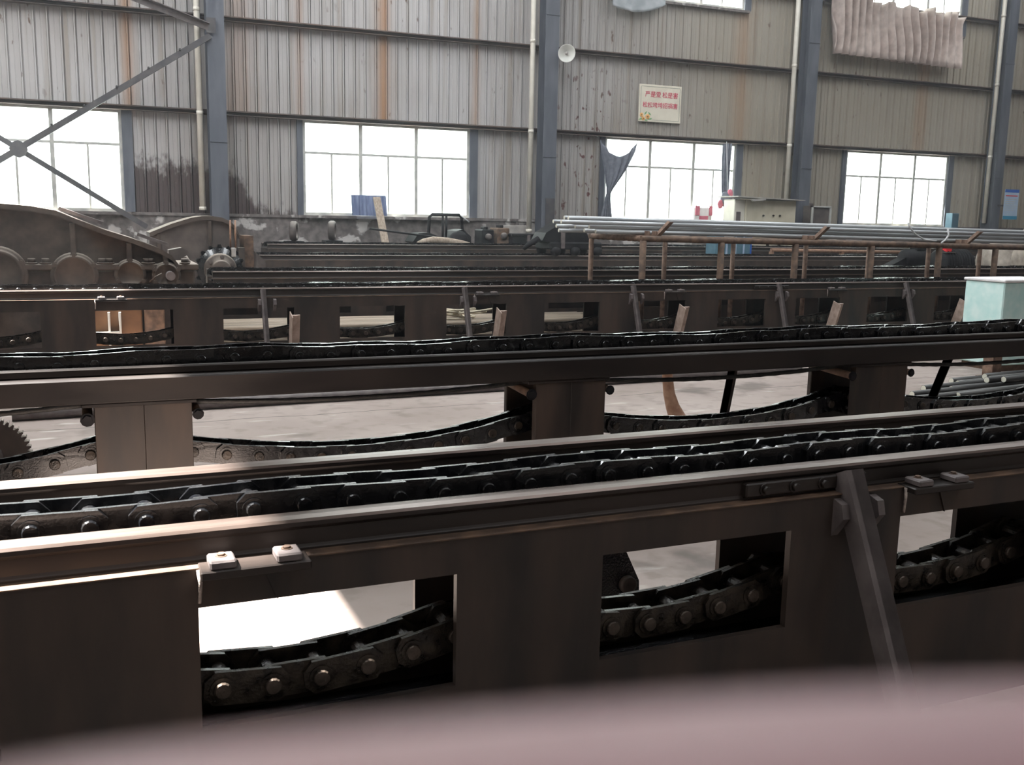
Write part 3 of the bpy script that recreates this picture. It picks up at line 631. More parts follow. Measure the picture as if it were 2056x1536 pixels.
YH = 13.3
h = thing('gearbox', 'arched grey-brown gearbox with a black sprocket, farther back by the wall', 'gearbox', (1.6, YH+.4, 0))
pr = poly([(300, 505), (300, 470), (345, 452), (385, 440), (405, 437), (425, 437), (445, 440), (462, 448), (472, 458), (480, 475), (482, 520)], YH)
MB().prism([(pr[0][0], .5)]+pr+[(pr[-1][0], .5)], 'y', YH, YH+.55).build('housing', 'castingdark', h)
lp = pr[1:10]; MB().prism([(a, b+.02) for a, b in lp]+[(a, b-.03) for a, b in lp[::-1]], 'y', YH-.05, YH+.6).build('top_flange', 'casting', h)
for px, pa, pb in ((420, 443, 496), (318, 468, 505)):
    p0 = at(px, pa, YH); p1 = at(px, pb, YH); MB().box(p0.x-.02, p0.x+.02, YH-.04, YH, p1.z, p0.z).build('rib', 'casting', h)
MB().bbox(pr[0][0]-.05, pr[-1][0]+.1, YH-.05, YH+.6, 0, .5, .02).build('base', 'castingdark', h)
q = at(441, 540, YH-.2); sr = .30
sp = MB()
for k in range(16):
    a = k*2*math.pi/16; sp.prism([(q.x+math.cos(a+e)*rr, q.z+math.sin(a+e)*rr) for e, rr in ((-.12, sr*.9), (-.05, sr*1.03), (.05, sr*1.03), (.12, sr*.9))], 'y', YH-.26, YH-.16)
sp.lathe((q.x, YH-.21, q.z), (0, -1, 0), [(.001, -.05), (sr*.93, -.05), (sr*.93, .05), (.001, .05)], 32)
sp.build('sprocket', 'oily', h)
MB().lathe((q.x, YH-.16, q.z), (0, -1, 0), [(.2, -.2), (.2, .14), (.18, .16), (.12, .16), (.12, .24), (.10, .25), (.001, .25)], 28).build('hub', 'casting', h)
for k in range(6):
    a = k*math.pi/3+.4; MB().hexbolt((q.x+math.cos(a)*.155, YH-.32, q.z+math.sin(a)*.155), (0, -1, 0), .018, .02).build('hub_bolt', 'castingdark', h)
o = MB().box(*[at(488, 470, YH).x, at(506, 470, YH).x], YH-.1, YH+.4, .6, at(490, 473, YH).z).build('end_block', 'rustdark', h)
MB().box(at(476, 500, YH).x, at(488, 500, YH).x, YH-.15, YH+.1, .6, at(480, 497, YH-.1).z).build('end_block', 'casting', h)
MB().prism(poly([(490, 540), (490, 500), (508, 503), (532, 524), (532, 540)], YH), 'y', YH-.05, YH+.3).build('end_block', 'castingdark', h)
for px in (463, 473): MB().cyl(at(px, 497, YH-.12), at(px-1, 442, YH-.12), .012, 8).build('guide_rod', 'copper', h)
MB().cyl(at(466, 503, YH-.2), at(473, 533, YH-.2), .018, 8).build('lever', 'strut', h)
MB().bbox(at(463, 500, YH-.2).x, at(472, 500, YH-.2).x, YH-.28, YH-.2, at(465, 516, YH-.2).z, at(465, 497, YH-.2).z, .01).build('valve_block', 'sheetgrey', h)

# ================================================================== BAR RACK BETWEEN THE TWO REAR-MIDDLE BENCHES
ORD = ['frontmost', 'second from the front', 'third from the front', 'fourth from the front', 'fifth from the front', 'sixth from the front', 'rearmost']
YF, YR = 9.46, 10.52
rk = thing('bar_rack', 'rusty pipe rack carrying the bundle of steel bars at the right', 'rack', (8.5, 10, 0))
def zrail(x): return 1.287-.0115*(x-5.5)
ftop = [at(px, 500, YF).x for px in (1291, 1448, 1597, 1750, 1886, 1999)]; rtop = [at(px, 500, YR).x for px in (1187, 1335, 1472, 1618, 1745, 1865, 1968)]
for x in ftop+[12.6]: MB().cyl((x, YF, 0), (x, YF, zrail(x)-.02), .038, 12).build('front_post', 'rustdark', rk)
for x in rtop+[12.8]: MB().cyl((x, YR, 0), (x, YR, zrail(x)-.02), .030, 12).build('rear_post', 'rust', rk)
MB().cyl((ftop[0]-.03, YF, zrail(ftop[0])), (13.2, YF, zrail(13.2)), .034, 12).build('front_rail', 'rustdark', rk)
MB().cyl((rtop[0]-.03, YR, zrail(rtop[0])), (13.2, YR, zrail(13.2)), .030, 12).build('rear_rail', 'rustdark', rk)
pts = [(ftop[0]-.0+(rtop[0]-ftop[0])*k/20, YF+(YR-YF)*k/20, zrail(ftop[0])) for k in range(21)]
MB().tube(pts, [.030+.006*(k % 2) for k in range(21)], 12).build('end_rail', 'rust', rk)
for px, py in ((1318, 474), (1636, 478), (1945, 484)):
    q = at(px, py, YF-.05); x = q.x; z = zrail(x)+.034
    MB().prism([(x-.05, z), (x+.05, z), (x+.05, z+.05), (x+.042, z+.05), (x+.042, z+.008), (x-.042, z+.008), (x-.042, z+.05), (x-.05, z+.05)], 'y', YF+.02, YR+.12).build('cross_channel', 'rust', rk)
    MB().angle((x+.05, YF+.02, z+.0), (x+.13, YF-.10, z+.15), .05, .008, (1, 0, 0), (0, 1, .3)).build('stake', 'rust', rk)
ends = [(1111, 445), (1127, 448), (1133, 441), (1145, 437), (1141, 443), (1117, 454), (1140, 452), (1143, 458), (1150, 447), (1155, 455), (1173, 462), (1178, 451), (1192, 447), (1183, 456), (1200, 459), (1196, 463), (1240, 463), (1161, 446), (1168, 440), (1158, 438)]
ends.sort(key=lambda e: -e[1])
ends += [(1122, 460), (1165, 459), (1186, 443), (1205, 452), (1151, 440), (1176, 446), (1215, 456), (1137, 447)]
ends.sort(key=lambda e: -e[1])
for k, (px, py) in enumerate(ends):
    lay, col = divmod(k, 7); y = YF+.14+col*.118+(.05 if lay % 2 else 0)
    xs_ = at(px, py, y).x; z0 = 1.356+lay*.0445+.003*(k % 3); L = 13.4
    b = thing('steel_bar', 'grey round steel bar on the rack, %s of the %s layer' % (ORD[col], ('bottom', 'second', 'third', 'top')[lay]), 'bar', (xs_, y, z0), 'steel bars on the rack')
    j = lambda a: random.uniform(-a, a)
    MB().tube([(xs_, y, z0), (xs_+2, y+j(.01), z0-.018), (9.5, y+j(.015), z0-.046), (L, y+j(.015), z0-.09)], .0225, 10).build('bar', 'greysteel', b)
    MB().cyl((xs_-.002, y, z0), (xs_+.001, y, z0), .020, 10).build('cut_end', 'barend', b)
for pl, lab in (([(1823, 447), (1826, 456), (1838, 470), (1855, 481), (1880, 484)], 'white wire looping down from the bars to the rack rail'), ([(1903, 460), (1905, 472), (1898, 482), (1890, 488)], 'short white wire hanging from the bars near the right')):
    p = [at(a, b, YF-.06) for a, b in pl]; t = thing('loose_wire', lab, 'wire', p[-1]); MB().tube(p, .011, 8).build('cord', 'cord', t)

# bars stored on sleepers between the benches, seen through the openings
for x in (1.3, 3.3, 5.0): tag(MB().bbox(x-.06, x+.06, 9.50, 10.35, 0, .245, .01).build('sleeper', 'wood'), ('timber sleeper under the left end of the stored bars', 'timber sleeper under the middle of the stored bars', 'timber sleeper under the right end of the stored bars')[(1.3, 3.3, 5.0).index(x)], 'timber', 'sleepers under the stored bars')
for k in range(21):
    lay, col = divmod(k, 7); y = 9.57+col*.11+.05*(lay % 2); z = .245+.032+lay*.062; x0 = .95+random.uniform(-.1, .35); x1 = 5.3+random.uniform(-.3, .15)
    tag(MB().cyl((x0, y, z), (x1, y+random.uniform(-.02, .02), z), .031, 10).build('stored_bar', 'oldbar'), 'rusty bar behind the stop-arm bench, %s of the %s layer' % (ORD[col], ('bottom', 'middle', 'top')[lay]), 'bar', 'stored bars behind the stop-arm bench')
hs = []
for k in range(90):
    a = k*.42; r = .17+.07*math.sin(k*.23); hs.append((3.42+.0032*k+math.cos(a)*r*1.3, 9.78+math.sin(a)*r, .48+.04*math.sin(k*.37)+.0003*k))
t = thing('cable_coil', 'tangled coil of tan cable lying on the stored bars', 'cable', (3.5, 9.8, .44)); MB().tube(hs, .011, 6).build('cable', 'hose', t)
# brown cabinet with pale frame, seen through the leftmost opening
q = at(155, 690, 9.8); t = thing('brown_cabinet', 'orange-brown cabinet with pale frame bars seen through the leftmost bench opening', 'cabinet', (.3, 9.9, 0))
MB().bbox(-.35, .50, 9.85, 10.1, 0, .62, .01).build('body', 'orangebox', t)
MB().box(-.35, at(240, 670, 9.8).x, 9.79, 9.85, at(200, 675, 9.8).z, at(200, 667, 9.8).z).build('frame_bar', 'frame', t)
for px in (220, 242): x = at(px, 660, 9.8).x; MB().box(x-.009, x+.009, 9.80, 9.85, .1, .56).build('frame_bar', 'frame', t)
MB().bbox(.52, .70, 9.86, 10.1, 0, .60, .01).build('side_box', 'rustdark', t)

# ================================================================== FLOOR THINGS
p0 = atz(330, 823, 0); p1 = atz(1500, 753, 0)
t = thing('long_pipe', 'long grey pipe lying along the foot of the stop-arm bench', 'pipe', (4, 7.85, 0)); MB().cyl((-.5, 7.74, .042), (6.6, 7.96, .042), .042, 14).build('pipe', 'strut', t)
fe = [(1977, 756), (1988, 761), (2015, 762), (1981, 763), (1910, 765), (1953, 767), (1923, 770), (2005, 772), (1910, 781), (1854, 780), (1831, 792), (1923, 794), (1953, 805), (1820, 803), (1880, 812), (1840, 818)]
FR = sorted(range(len(fe)), key=lambda k: -atz(*fe[k], .05).y)
for k, (px, py) in enumerate(fe):
    z = .032 if k > 3 else .085; q = atz(px, py, z); L = 4.2+.3*(k % 3)
    d = Vector((1, .10+.012*(k % 4), 0)).normalized()
    b = thing('floor_bar', 'dark round bar on the floor at the right, %s one counted from the far side' % ('first second third fourth fifth sixth seventh eighth ninth tenth eleventh twelfth thirteenth fourteenth fifteenth nearest'.split()[FR.index(k)]), 'bar', q, 'round bars on the floor at the right')
    MB().cyl(q, q+d*L, .030, 10).build('bar', 'floorbar', b); MB().cyl(q-d*.002, q+d*.001, .027, 10).build('cut_end', 'barend', b)
# rusty bent post on the floor behind the beam bench
t = thing('bent_post', 'rusty bent pipe post with a flared foot on the light floor', 'post', atz(1352, 850, 0))
f0 = atz(1352, 852, 0); Yp = f0.y
pp = [Vector((at(px, py, Yp).x, Yp+dy, at(px, py, Yp).z)) for px, py, dy in ((1341, 690, .0), (1340, 755, .0), (1342, 790, -.01), (1346, 815, -.03), (1352, 838, -.06))]; pp.append(Vector((f0.x+.03, Yp-.08, 0)))
MB().tube(pp, [.038, .040, .044, .052, .066, .085], 12).build('pipe', 'copper', t)
f1 = atz(1998, 760, 0)
t = thing('bracket_post', 'rusty angle post on the floor near the right edge', 'post', f1)
MB().angle((f1.x-.05, f1.y, 0), (f1.x-.05, f1.y, .42), .12, .012, (1, 0, 0), (0, 1, 0)).build('angle_bar', 'rust', t); MB().box(f1.x-.09, f1.x+.12, f1.y-.06, f1.y+.16, 0, .015).build('foot_plate', 'rust', t)
# turquoise box
q0 = at(2018, 568, 7.4); t = thing('turquoise_box', 'pale turquoise steel box at the right edge', 'box', (q0.x+.4, 7.6, 0))
MB().bbox(q0.x, q0.x+.8, 7.4, 7.9, .06, q0.z, .012).build('body', 'teal', t); MB().bbox(q0.x-.015, q0.x+.815, 7.385, 7.915, q0.z, q0.z+.03, .008).build('lid', 'whitecloth', t)
MB().box(q0.x+.03, q0.x+.77, 7.42, 7.88, 0, .06).build('plinth', 'rustdark', t)
# toothed wheel at the left edge
q = at(-22, 915, 5.75); r = .20; zc = r*1.03; t = thing('toothed_wheel', 'brown toothed wheel standing on the floor at the left edge', 'gear', (q.x, 5.75, 0))
g_ = []
for k in range(44):
    for e, rr in ((0, .93), (.25, 1.03), (.55, 1.03), (.75, .93)): a = (k+e)*2*math.pi/44; g_.append((q.x+math.cos(a)*r*rr, zc+math.sin(a)*r*rr))
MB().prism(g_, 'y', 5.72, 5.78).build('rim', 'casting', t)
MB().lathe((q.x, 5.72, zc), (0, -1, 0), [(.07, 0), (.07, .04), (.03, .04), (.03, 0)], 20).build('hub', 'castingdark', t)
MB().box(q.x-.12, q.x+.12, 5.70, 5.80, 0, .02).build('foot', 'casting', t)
# dark lever behind the nearest bench
t = thing('lever_bracket', 'black plate bracket with a round boss on the floor behind the nearest bench', 'bracket', (1.45, 2.95, 0))
pr_ = [(at(px, py, 2.95).x, at(px, py, 2.95).z) for px, py in ((1205, 1105), (1258, 1108), (1283, 1165), (1283, 1190), (1205, 1205))]
MB().prism([(a, b) for a, b in pr_]+[(pr_[-1][0], 0), (pr_[-1][0]-.1, 0), (pr_[0][0]-.1, pr_[0][1])], 'y', 2.95, 3.0).build('plate', 'grease', t)
q = at(1258, 1172, 2.95); MB().lathe((q.x, 2.95, q.z), (0, -1, 0), [(.032, 0), (.032, .02), (.022, .022), (.012, .012), (.001, .012)], 16).build('boss', 'plate', t)

# ================================================================== WINDOWSIDE CLOTHS, CLUTTER ALONG THE BACK WALL
def cloth(name, label, cat, rows, Y, m, amp=.05, waves=6, nu=36, nv=16, parent=None):
    """rows: list of (left px, right px, y px as a function of u or a number), top to bottom"""
    v = []; b = MB()
    for j in range(nv+1):
        f = j/nv*(len(rows)-1); i = min(int(f), len(rows)-2); f -= i
        for k in range(nu+1):
            u = k/nu; pts = []
            for l, r, yy in (rows[i], rows[i+1]): pts.append(Vector((l+(r-l)*u, yy(u) if callable(yy) else yy)))
            p = pts[0].lerp(pts[1], f); q = at(p.x, p.y, Y)
            v.append((q.x, Y+amp*math.sin(u*waves*2*math.pi+.8*math.sin(j*.6))*(.6+.4*math.sin(u*9+j*.3)), q.z))
    n = nu+1; b.add(v, [(j*n+k, j*n+k+1, (j+1)*n+k+1, (j+1)*n+k) for j in range(nv) for k in range(nu)], True)
    t = thing(name, label, cat, (v[0][0], Y, v[-1][2])); o = b.build('fabric', m, t)
    s_ = o.modifiers.new('thick', 'SOLIDIFY'); s_.thickness = .008
    return t
sag = lambda a, d: (lambda u: a+d*4*u*(1-u))
cloth('torn_curtain', 'torn grey curtain knotted across the left of the third window', 'curtain', [(1206, 1282, sag(280, 34)), (1209, 1276, sag(305, 24)), (1214, 1255, sag(345, 8)), (1219, 1226, 386), (1214, 1226, 405), (1205, 1229, 442)], WY-.14, 'cloth', .035, 5)
cloth('narrow_curtain', 'narrow grey curtain strip at the right of the third window', 'curtain', [(1452, 1470, 288), (1451, 1467, 330), (1449, 1463, 380), (1450, 1462, 400), (1455, 1460, 420), (1452, 1463, 442)], WY-.14, 'cloth', .03, 3)
cloth('pleated_curtain', 'long pinkish pleated curtain under the high window at top right', 'curtain', [(1678, 1936, lambda u: (-45 if u < .30 else 2+30*(u-.3)/.7+5*math.sin(u*40))), (1677, 1934, lambda u: 18+34*u), (1675, 1932, lambda u: 60+34*u), (1674, 1930, lambda u: 106+33*u)], WY-.35, 'curtainpink', .15, 17, 204, 10)
cloth('grey_curtain', 'grey curtain end hanging from the high window above the slogan board', 'curtain', [(1232, 1338, -60), (1232, 1338, -20), (1230, 1336, sag(10, 14))], WY-.2, 'curtaingreen', .03, 3)
# garments and bag in the third window
t = thing('hung_jacket', 'dark jacket with red trim hung at the right of the third window', 'clothing', at(1455, 420, WY-.3))
def blob(c, rx, ry, rz, seed, amp=.25, n=3):
    bm = bmesh.new(); bmesh.ops.create_icosphere(bm, subdivisions=n, radius=1)
    for v in bm.verts:
        k = 1+amp*noise.noise(v.co*1.7+Vector((seed, seed*.7, 0)))+amp*.5*noise.noise(v.co*4+Vector((seed, 0, 3)))
        v.co = Vector((c[0]+v.co.x*rx*k, c[1]+v.co.y*ry*k, c[2]+v.co.z*rz*k))
    b = MB(); b.add([v.co[:] for v in bm.verts], [[v.index for v in f.verts] for f in bm.faces], True); bm.free(); return b
c = at(1459, 400, WY-.3); blob(c, .14, .06, .17, 2).build('body', 'cloth', t)
c = at(1466, 389, WY-.33); blob(c, .06, .05, .09, 5).build('hood', 'redcloth', t)
c = at(1446, 410, WY-.33); blob(c, .06, .04, .09, 8).build('sleeve', 'redcloth', t)
MB().tube([at(1461, 393, WY-.3), Vector((at(1461, 393, WY-.3).x, WY-.16, 3.12))], .006, 6).build('hanger_cord', 'cord', t)
c = at(1463, 412, WY-.36); blob(c, .12, .03, .035, 3).build('hem', 'redcloth', t)
t = thing('red_white_bag', 'red and white carrier bag standing in the third window', 'bag', at(1408, 438, WY-.1))
p0 = at(1390, 440, WY-.12); p1 = at(1428, 412, WY-.12)
MB().bbox(p0.x, p1.x, WY-.18, WY-.06, p0.z-.03, p1.z-.05, .02).build('body', 'whitecloth', t)
w_ = (p1.x-p0.x)
MB().bbox(p0.x+.02, p0.x+w_*.28, WY-.20, WY-.18, p0.z+.08, p1.z-.02, .005).build('red_panel', 'redcloth', t)
MB().bbox(p0.x+w_*.28, p0.x+w_*.75, WY-.20, WY-.18, p0.z-.02, p0.z+.07, .005).build('red_panel', 'redcloth', t)
MB().bbox(p1.x-w_*.2, p1.x-.01, WY-.20, WY-.18, p0.z+.08, p1.z-.02, .005).build('red_panel', 'redcloth', t)
for x in (p0.x+.06, p1.x-.06): MB().tube([(x-.03, WY-.12, p1.z-.06), (x-.02, WY-.12, p1.z+.04), (x+.02, WY-.12, p1.z+.04), (x+.03, WY-.12, p1.z-.06)], .01, 6).build('handle', 'whitecloth', t)
# blue sheet and plank
a = at(705, 391, WY-.12); b = at(775, 438, WY-.12); t = thing('blue_sheet', 'piece of blue corrugated sheet leaning in the second window', 'sheet', (a.x, WY-.15, 1.45))
n = 10; wv = [((a.x+(b.x-a.x)*k/(n*2)), (.02 if k % 4 in (1, 2) else -.02)) for k in range(n*2+1)]
MB().add([(x, WY-.18+y+(.08 if z > 1.5 else 0), z) for z in (1.46, a.z+.0) for x, y in wv]+[(x, WY-.165+y+(.08 if z > 1.5 else 0), z) for z in (1.46, a.z) for x, y in wv],
    [(i, i+1, len(wv)+i+1, len(wv)+i) for i in range(len(wv)-1)]+[(2*len(wv)+i, 3*len(wv)+i, 3*len(wv)+i+1, 2*len(wv)+i+1) for i in range(len(wv)-1)]).build('corrugated_sheet', 'bluesheet', t)
a = at(756, 396, 17.60); b = at(772, 480, 17.2); t = thing('timber_plank', 'weathered timber plank leaning against the second window', 'plank', b)
MB().beam(b-(a-b)*(b.z/(a.z-b.z)), a, .13, .035, (0, 1, 0)).build('plank', 'wood', t)
# two tyres standing on edge
for px, py, lab in ((590, 464, 'dark ring standing on edge near the arched gearbox'), (667, 463, 'dark ring standing on edge below the second window')):
    c = at(px, py, 17.3); t = thing('rubber_ring', lab, 'ring', (c.x, 17.3, c.z-.17), 'rings standing on edge'); ax = Vector((.92, -.35, 0)).normalized()
    MB().lathe(c, ax, [(.10, -.05), (.15, -.06), (.17, -.03), (.17, .03), (.15, .06), (.10, .05), (.10, -.05)], 28).build('ring', 'castingdark', t)
    MB().box(c.x-.15, c.x+.15, 17.15, 17.45, 0, c.z-.168).build('plinth', 'clutter', t)
# small dark tractor-like winch with a roll frame
c = at(893, 480, 17.2); t = thing('winch', 'dark winch with an open roll frame in front of the second window', 'machine', (c.x, 17.2, 0))
fx0, fx1 = at(862, 440, 17.2).x, at(927, 440, 17.2).x; fz = at(890, 431, 17.2).z
MB().tube([(fx0-.02, 17.2, 1.0), (fx0, 17.2, fz-.05), (fx0+.05, 17.2, fz), (fx1-.05, 17.2, fz), (fx1, 17.2, fz-.05), (fx1+.03, 17.2, 1.0)], .03, 8).build('roll_frame', 'clutter', t)
for px in (896, 889): MB().cyl((at(px, 450, 17.2).x, 17.2, 1.0), (at(px, 450, 17.2).x, 17.2, fz), .022, 8).build('frame_bar', 'clutter', t)
x0, x1 = at(826, 470, 17.1).x, at(942, 470, 17.1).x
MB().prism([(x0, 1.02), (x0+.12, .95), (x0+.2, .70), (x1, .70), (x1, 1.12), (x1-.15, 1.25), (x1-.3, 1.22), (x1-.42, 1.05), (x0+.3, 1.18), (x0+.1, 1.17)], 'y', 17.0, 17.5).build('body', 'clutter', t)
MB().lathe((x1-.25, 16.98, 1.05), (0, -1, 0), [(.16, -.1), (.18, 0), (.16, .06), (.06, .07), (.001, .07)], 24).build('drum', 'clutter', t)
MB().cyl(at(925, 432, 17.1), at(942, 446, 17.1), .012, 6).build('lever', 'cord', t)
MB().box(x0+.2, x1, 17.0, 17.5, 0, .70).build('stand', 'clutter', t)
t = thing('iron_rod', 'thin dark rod lying slanted across the winch', 'rod', at(745, 459, 16.95)); MB().cyl(at(742, 459, 16.9), at(880, 477, 16.9), .018, 8).build('rod', 'clutter', t)
c = at(890, 488, 16.75); t = thing('timber_log', 'pale brown timber log lying on the rear bench below the winch', 'log', c)
lg = [at(px, py, 16.7) for px, py in ((838, 489), (850, 485), (870, 482), (900, 484), (925, 488), (942, 491))]; MB().tube(lg, [.03, .05, .062, .06, .055, .04], 10).build('log', 'wood', t)
for px, py, w_, hh, mm, lab in ((972, 475, .12, .22, 'bluecab', 'grey-green pump block beside the winch'), (1003, 473, .12, .24, 'rustdark', 'brown steel box beside the grey-green pump')):
    c = at(px, py, 17.3); t = thing('equipment_box', lab, 'box', (c.x, 17.3, 0)); MB().bbox(c.x-w_, c.x+w_, 17.1, 17.5, .8, c.z+hh*.6, .02).build('body', mm if mm != 'bluecab' else 'clutter', t)
    MB().box(c.x-w_*.8, c.x+w_*.8, 17.15, 17.45, 0, .8).build('stand', 'clutter', t); MB().lathe((c.x, 17.1, c.z), (0, -1, 0), [(.06, 0), (.06, .04), (.03, .06), (.001, .06)], 18).build('cover', 'castingdark', t)
    MB().bbox(c.x-w_*.3, c.x+w_*.3, 17.2, 17.4, c.z+hh*.6, c.z+hh*.6+.05, .01).build('cap', 'clutter', t)
a = at(1006, 452, 17.85); b = at(1060, 477, 17.85); t = thing('white_slab', 'white-washed slab leaning on the low wall left of the second column', 'slab', (a.x, 17.9, b.z-.3))
MB().bbox(a.x, b.x, 17.86, 17.94, .0, a.z, .01).build('slab', 'creamwhite' if 0 else 'sheetgrey', t)
a = at(1030, 474, 16.9); b = at(1108, 492, 16.9); t = thing('dark_chest', 'long black chest on the rear bench left of the carriage', 'chest', (a.x, 17, .99)); MB().bbox(a.x, b.x, 16.95, 17.4, 0, a.z, .015).build('body', 'clutter', t)
MB().bbox(a.x-.02, b.x+.02, 16.93, 17.42, a.z, a.z+.04, .01).build('lid', 'clutter', t)
for k in range(2):
    MB().box(a.x+.3+.6*k, a.x+.36+.6*k, 16.92, 16.95, a.z-.10, a.z+.02).build('latch', 'strut', t)
# drawing carriage
c = at(1140, 490, 14.7); t = thing('draw_carriage', 'black drawing carriage left of the bar rack', 'carriage', (c.x, 14.85, .9))
x0, x1 = at(1100, 490, 14.7).x, at(1205, 490, 14.7).x
MB().bbox(x0, x1, 14.62, 15.2, .98, 1.10, .02).build('frame', 'clutter', t)
MB().prism([(x0+.05, 1.10), (x0-.12, 1.12), (x0-.05, 1.25), (x0+.25, 1.42), (x0+.6, 1.42), (x0+.75, 1.10)], 'y', 14.66, 15.1).build('jaw_housing', 'clutter', t)
for x in (x0+.1, x1-.1, x0+.45):
    for y in (14.60, 15.14): MB().lathe((x, y, .955), (0, 1, 0), [(.001, -.04), (.07, -.04), (.07, .03), (.08, .04), (.001, .04)], 20).build('wheel', 'clutter', t)
MB().box(x0+.2, x0+.26, 14.6, 14.64, 1.0, 1.36).build('bracket', 'strut', t)
MB().tube([(x0-.12, 14.8, 1.15), (x0-.3, 14.8, 1.05), (x0-.38, 14.8, .98)], [.05, .045, .03], 8).build('hook', 'clutter', t)

# cream cabinet with a sheet roof
Yc = 17.0
a = at(1478, 398, Yc); b = at(1597, 442, Yc); m_ = at(1499, 400, Yc)
t = thing('cream_cabinet', 'cream control cabinet under a grey sheet roof, in front of the third column', 'cabinet', (a.x+.7, Yc+.3, 1.1))
ZL = at(1510, 487, 17.0).z
MB().bbox(m_.x, b.x, Yc, Yc+.42, ZL, a.z-.02, .012).build('body', 'cream', t)
MB().bbox(a.x, m_.x, Yc+.03, Yc+.42, ZL, a.z-.02, .012).build('side_door', 'creamwhite', t)
MB().box(at(1480, 430, Yc).x, at(1487, 430, Yc).x, Yc+.0, Yc+.03, 1.4, at(1480, 425, Yc).z).build('side_slot', 'strut', t)
MB().prism([(a.x-.08, a.z+.02), (b.x+.08, a.z-.02), (b.x+.08, a.z-.0), (a.x-.08, a.z+.045)], 'y', Yc-.18, Yc+.55).build('roof_sheet', 'sheetgrey', t)
MB().prism([(m_.x-.05, a.z-.02), (m_.x+.3, a.z+.01), (m_.x+.3, a.z-.03), (m_.x+.0, a.z-.06)], 'y', Yc-.24, Yc-.18).build('roof_edge', 'sheetgrey', t)
for px in (1532, 1552, 1565): q = at(px, 433, Yc); MB().cyl((q.x, Yc, q.z), (q.x, Yc-.03, q.z), .018, 10).build('knob', 'black', t)
# framed glass box and dark panel beside it
a = at(1632, 413, 17.2); b = at(1668, 446, 17.2); t = thing('glazed_case', 'small pale-framed glazed case right of the third column', 'case', (a.x+.25, 17.3, 0))
MB().box(a.x, b.x, 17.24, 17.5, 1.35, a.z).build('back', 'castingdark', t)
for x in (a.x, b.x-.03): MB().box(x, x+.03, 17.2, 17.26, 1.35, a.z).build('frame_side', 'frame', t)
MB().box(a.x, b.x, 17.2, 17.26, a.z-.03, a.z).build('frame_top', 'frame', t); MB().box(a.x+.1, b.x-.1, 17.2, 17.5, 0, 1.35).build('stand', 'clutter', t)
a = at(1617, 408, 17.7); b = at(1631, 446, 17.7); t = thing('steel_plate', 'narrow dark steel plate left of the small glazed case', 'plate', (a.x, 17.7, 0)); MB().bbox(a.x, b.x, 17.7, 17.74, 0, a.z, .008).build('plate', 'strut', t)
a = at(1906, 428, 17.5); b = at(1917, 452, 17.5); t = thing('blue_bin', 'blue-grey upright bin right of the rightmost window', 'bin', (a.x, 17.5, 0)); MB().bbox(a.x, b.x, 17.4, 17.6, .02, a.z, .01).build('body', 'bluecab', t); MB().box(a.x+.01, b.x-.01, 17.41, 17.59, 0, .02).build('base', 'black', t)
# blue locker, cream lockers, jug, yellow and red items on the rear benches
a = at(1440, 462, 15.6); b = at(1508, 515, 15.6); t = thing('blue_locker', 'blue steel locker seen through the left of the rack', 'locker', (a.x+.4, 15.8, 0))
MB().bbox(a.x, b.x, 15.62, 15.95, 0, a.z, .012).build('body', 'bluecab', t)
for f in (.30, .55, .78): x = a.x+(b.x-a.x)*f; MB().box(x-.015, x+.015, 15.60, 15.62, .3, a.z-.03).build('door_edge', 'posterblue', t)
MB().box(b.x-.02, b.x, 15.60, 15.62, .3, a.z-.02).build('blue_trim', 'posterband', t)
q = at(1464, 469, 15.525); t = thing('white_jug', 'white plastic jug hanging on the blue locker', 'jug', q); MB().lathe(q-Vector((0, 0, .10)), (0, 0, 1), [(.001, 0), (.07, 0), (.085, .04), (.085, .13), (.05, .18), (.03, .19), (.03, .22), (.001, .22)], 18).build('body', 'enamel', t)
MB().tube([q+Vector((.08, 0, .02)), q+Vector((.12, 0, .02)), q+Vector((.11, 0, -.06)), q+Vector((.08, 0, -.06))], .012, 6).build('handle', 'enamel', t)
a = at(1500, 487, 17.0); b = at(1594, 512, 17.0); t = thing('cream_locker', 'row of low cream lockers under the cream cabinet', 'locker', (a.x+.5, 17.1, 0))
MB().bbox(a.x, b.x, 17.0, 17.4, 0, ZL-.002, .012).build('body', 'cream', t)
for f in (.42, .66): x = a.x+(b.x-a.x)*f; MB().box(x-.03, x+.03, 16.98, 17.0, .4, a.z).build('gap', 'clutter', t)
t = thing('rusty_pipe', 'long rusty pipe lying on the rear bench behind the rack', 'pipe', at(1550, 502, 15.7)); MB().cyl(at(1548, 502, 15.7), at(1836, 507, 15.7), .035, 12).build('pipe', 'copper', t)
for px in (1549, 1690): q = at(px, 505, 15.7); MB().box(q.x-.03, q.x+.03, 15.66, 15.74, 0, q.z).build('pipe_stand', 'copper', t)
q = at(1384, 500, 17.06); q.z = at(1360, 507, 17.0).z+.062; t = thing('yellow_cap', 'small bright yellow cap on the rubble ledge', 'cap', q-Vector((0, 0, .06))); MB().lathe(q-Vector((0, 0, .06)), (0, 0, 1), [(.001, 0), (.06, 0), (.06, .08), (.045, .11), (.001, .115)], 16).build('cap', 'yellow', t)
MB().bbox(q.x+.05, q.x+.12, 17.03, 17.11, q.z-.06, q.z+.03, .01).build('holder', 'rustdark', t)
q = at(1902, 499, 12.9); t = thing('red_can', 'small bright red can on the motor behind the rack', 'can', q-Vector((0, 0, .07))); MB().bbox(q.x-.065, q.x+.065, 12.85, 12.95, q.z-.06, q.z+.05, .012).build('body', 'red', t); MB().cyl(q+Vector((.02, 0, .05)), q+Vector((.02, 0, .07)), .02, 10).build('spout', 'red', t)
LX0, LX1 = at(1290, 500, 17.3).x, at(1438, 500, 17.3).x; LZ = at(1360, 507, 17.0).z
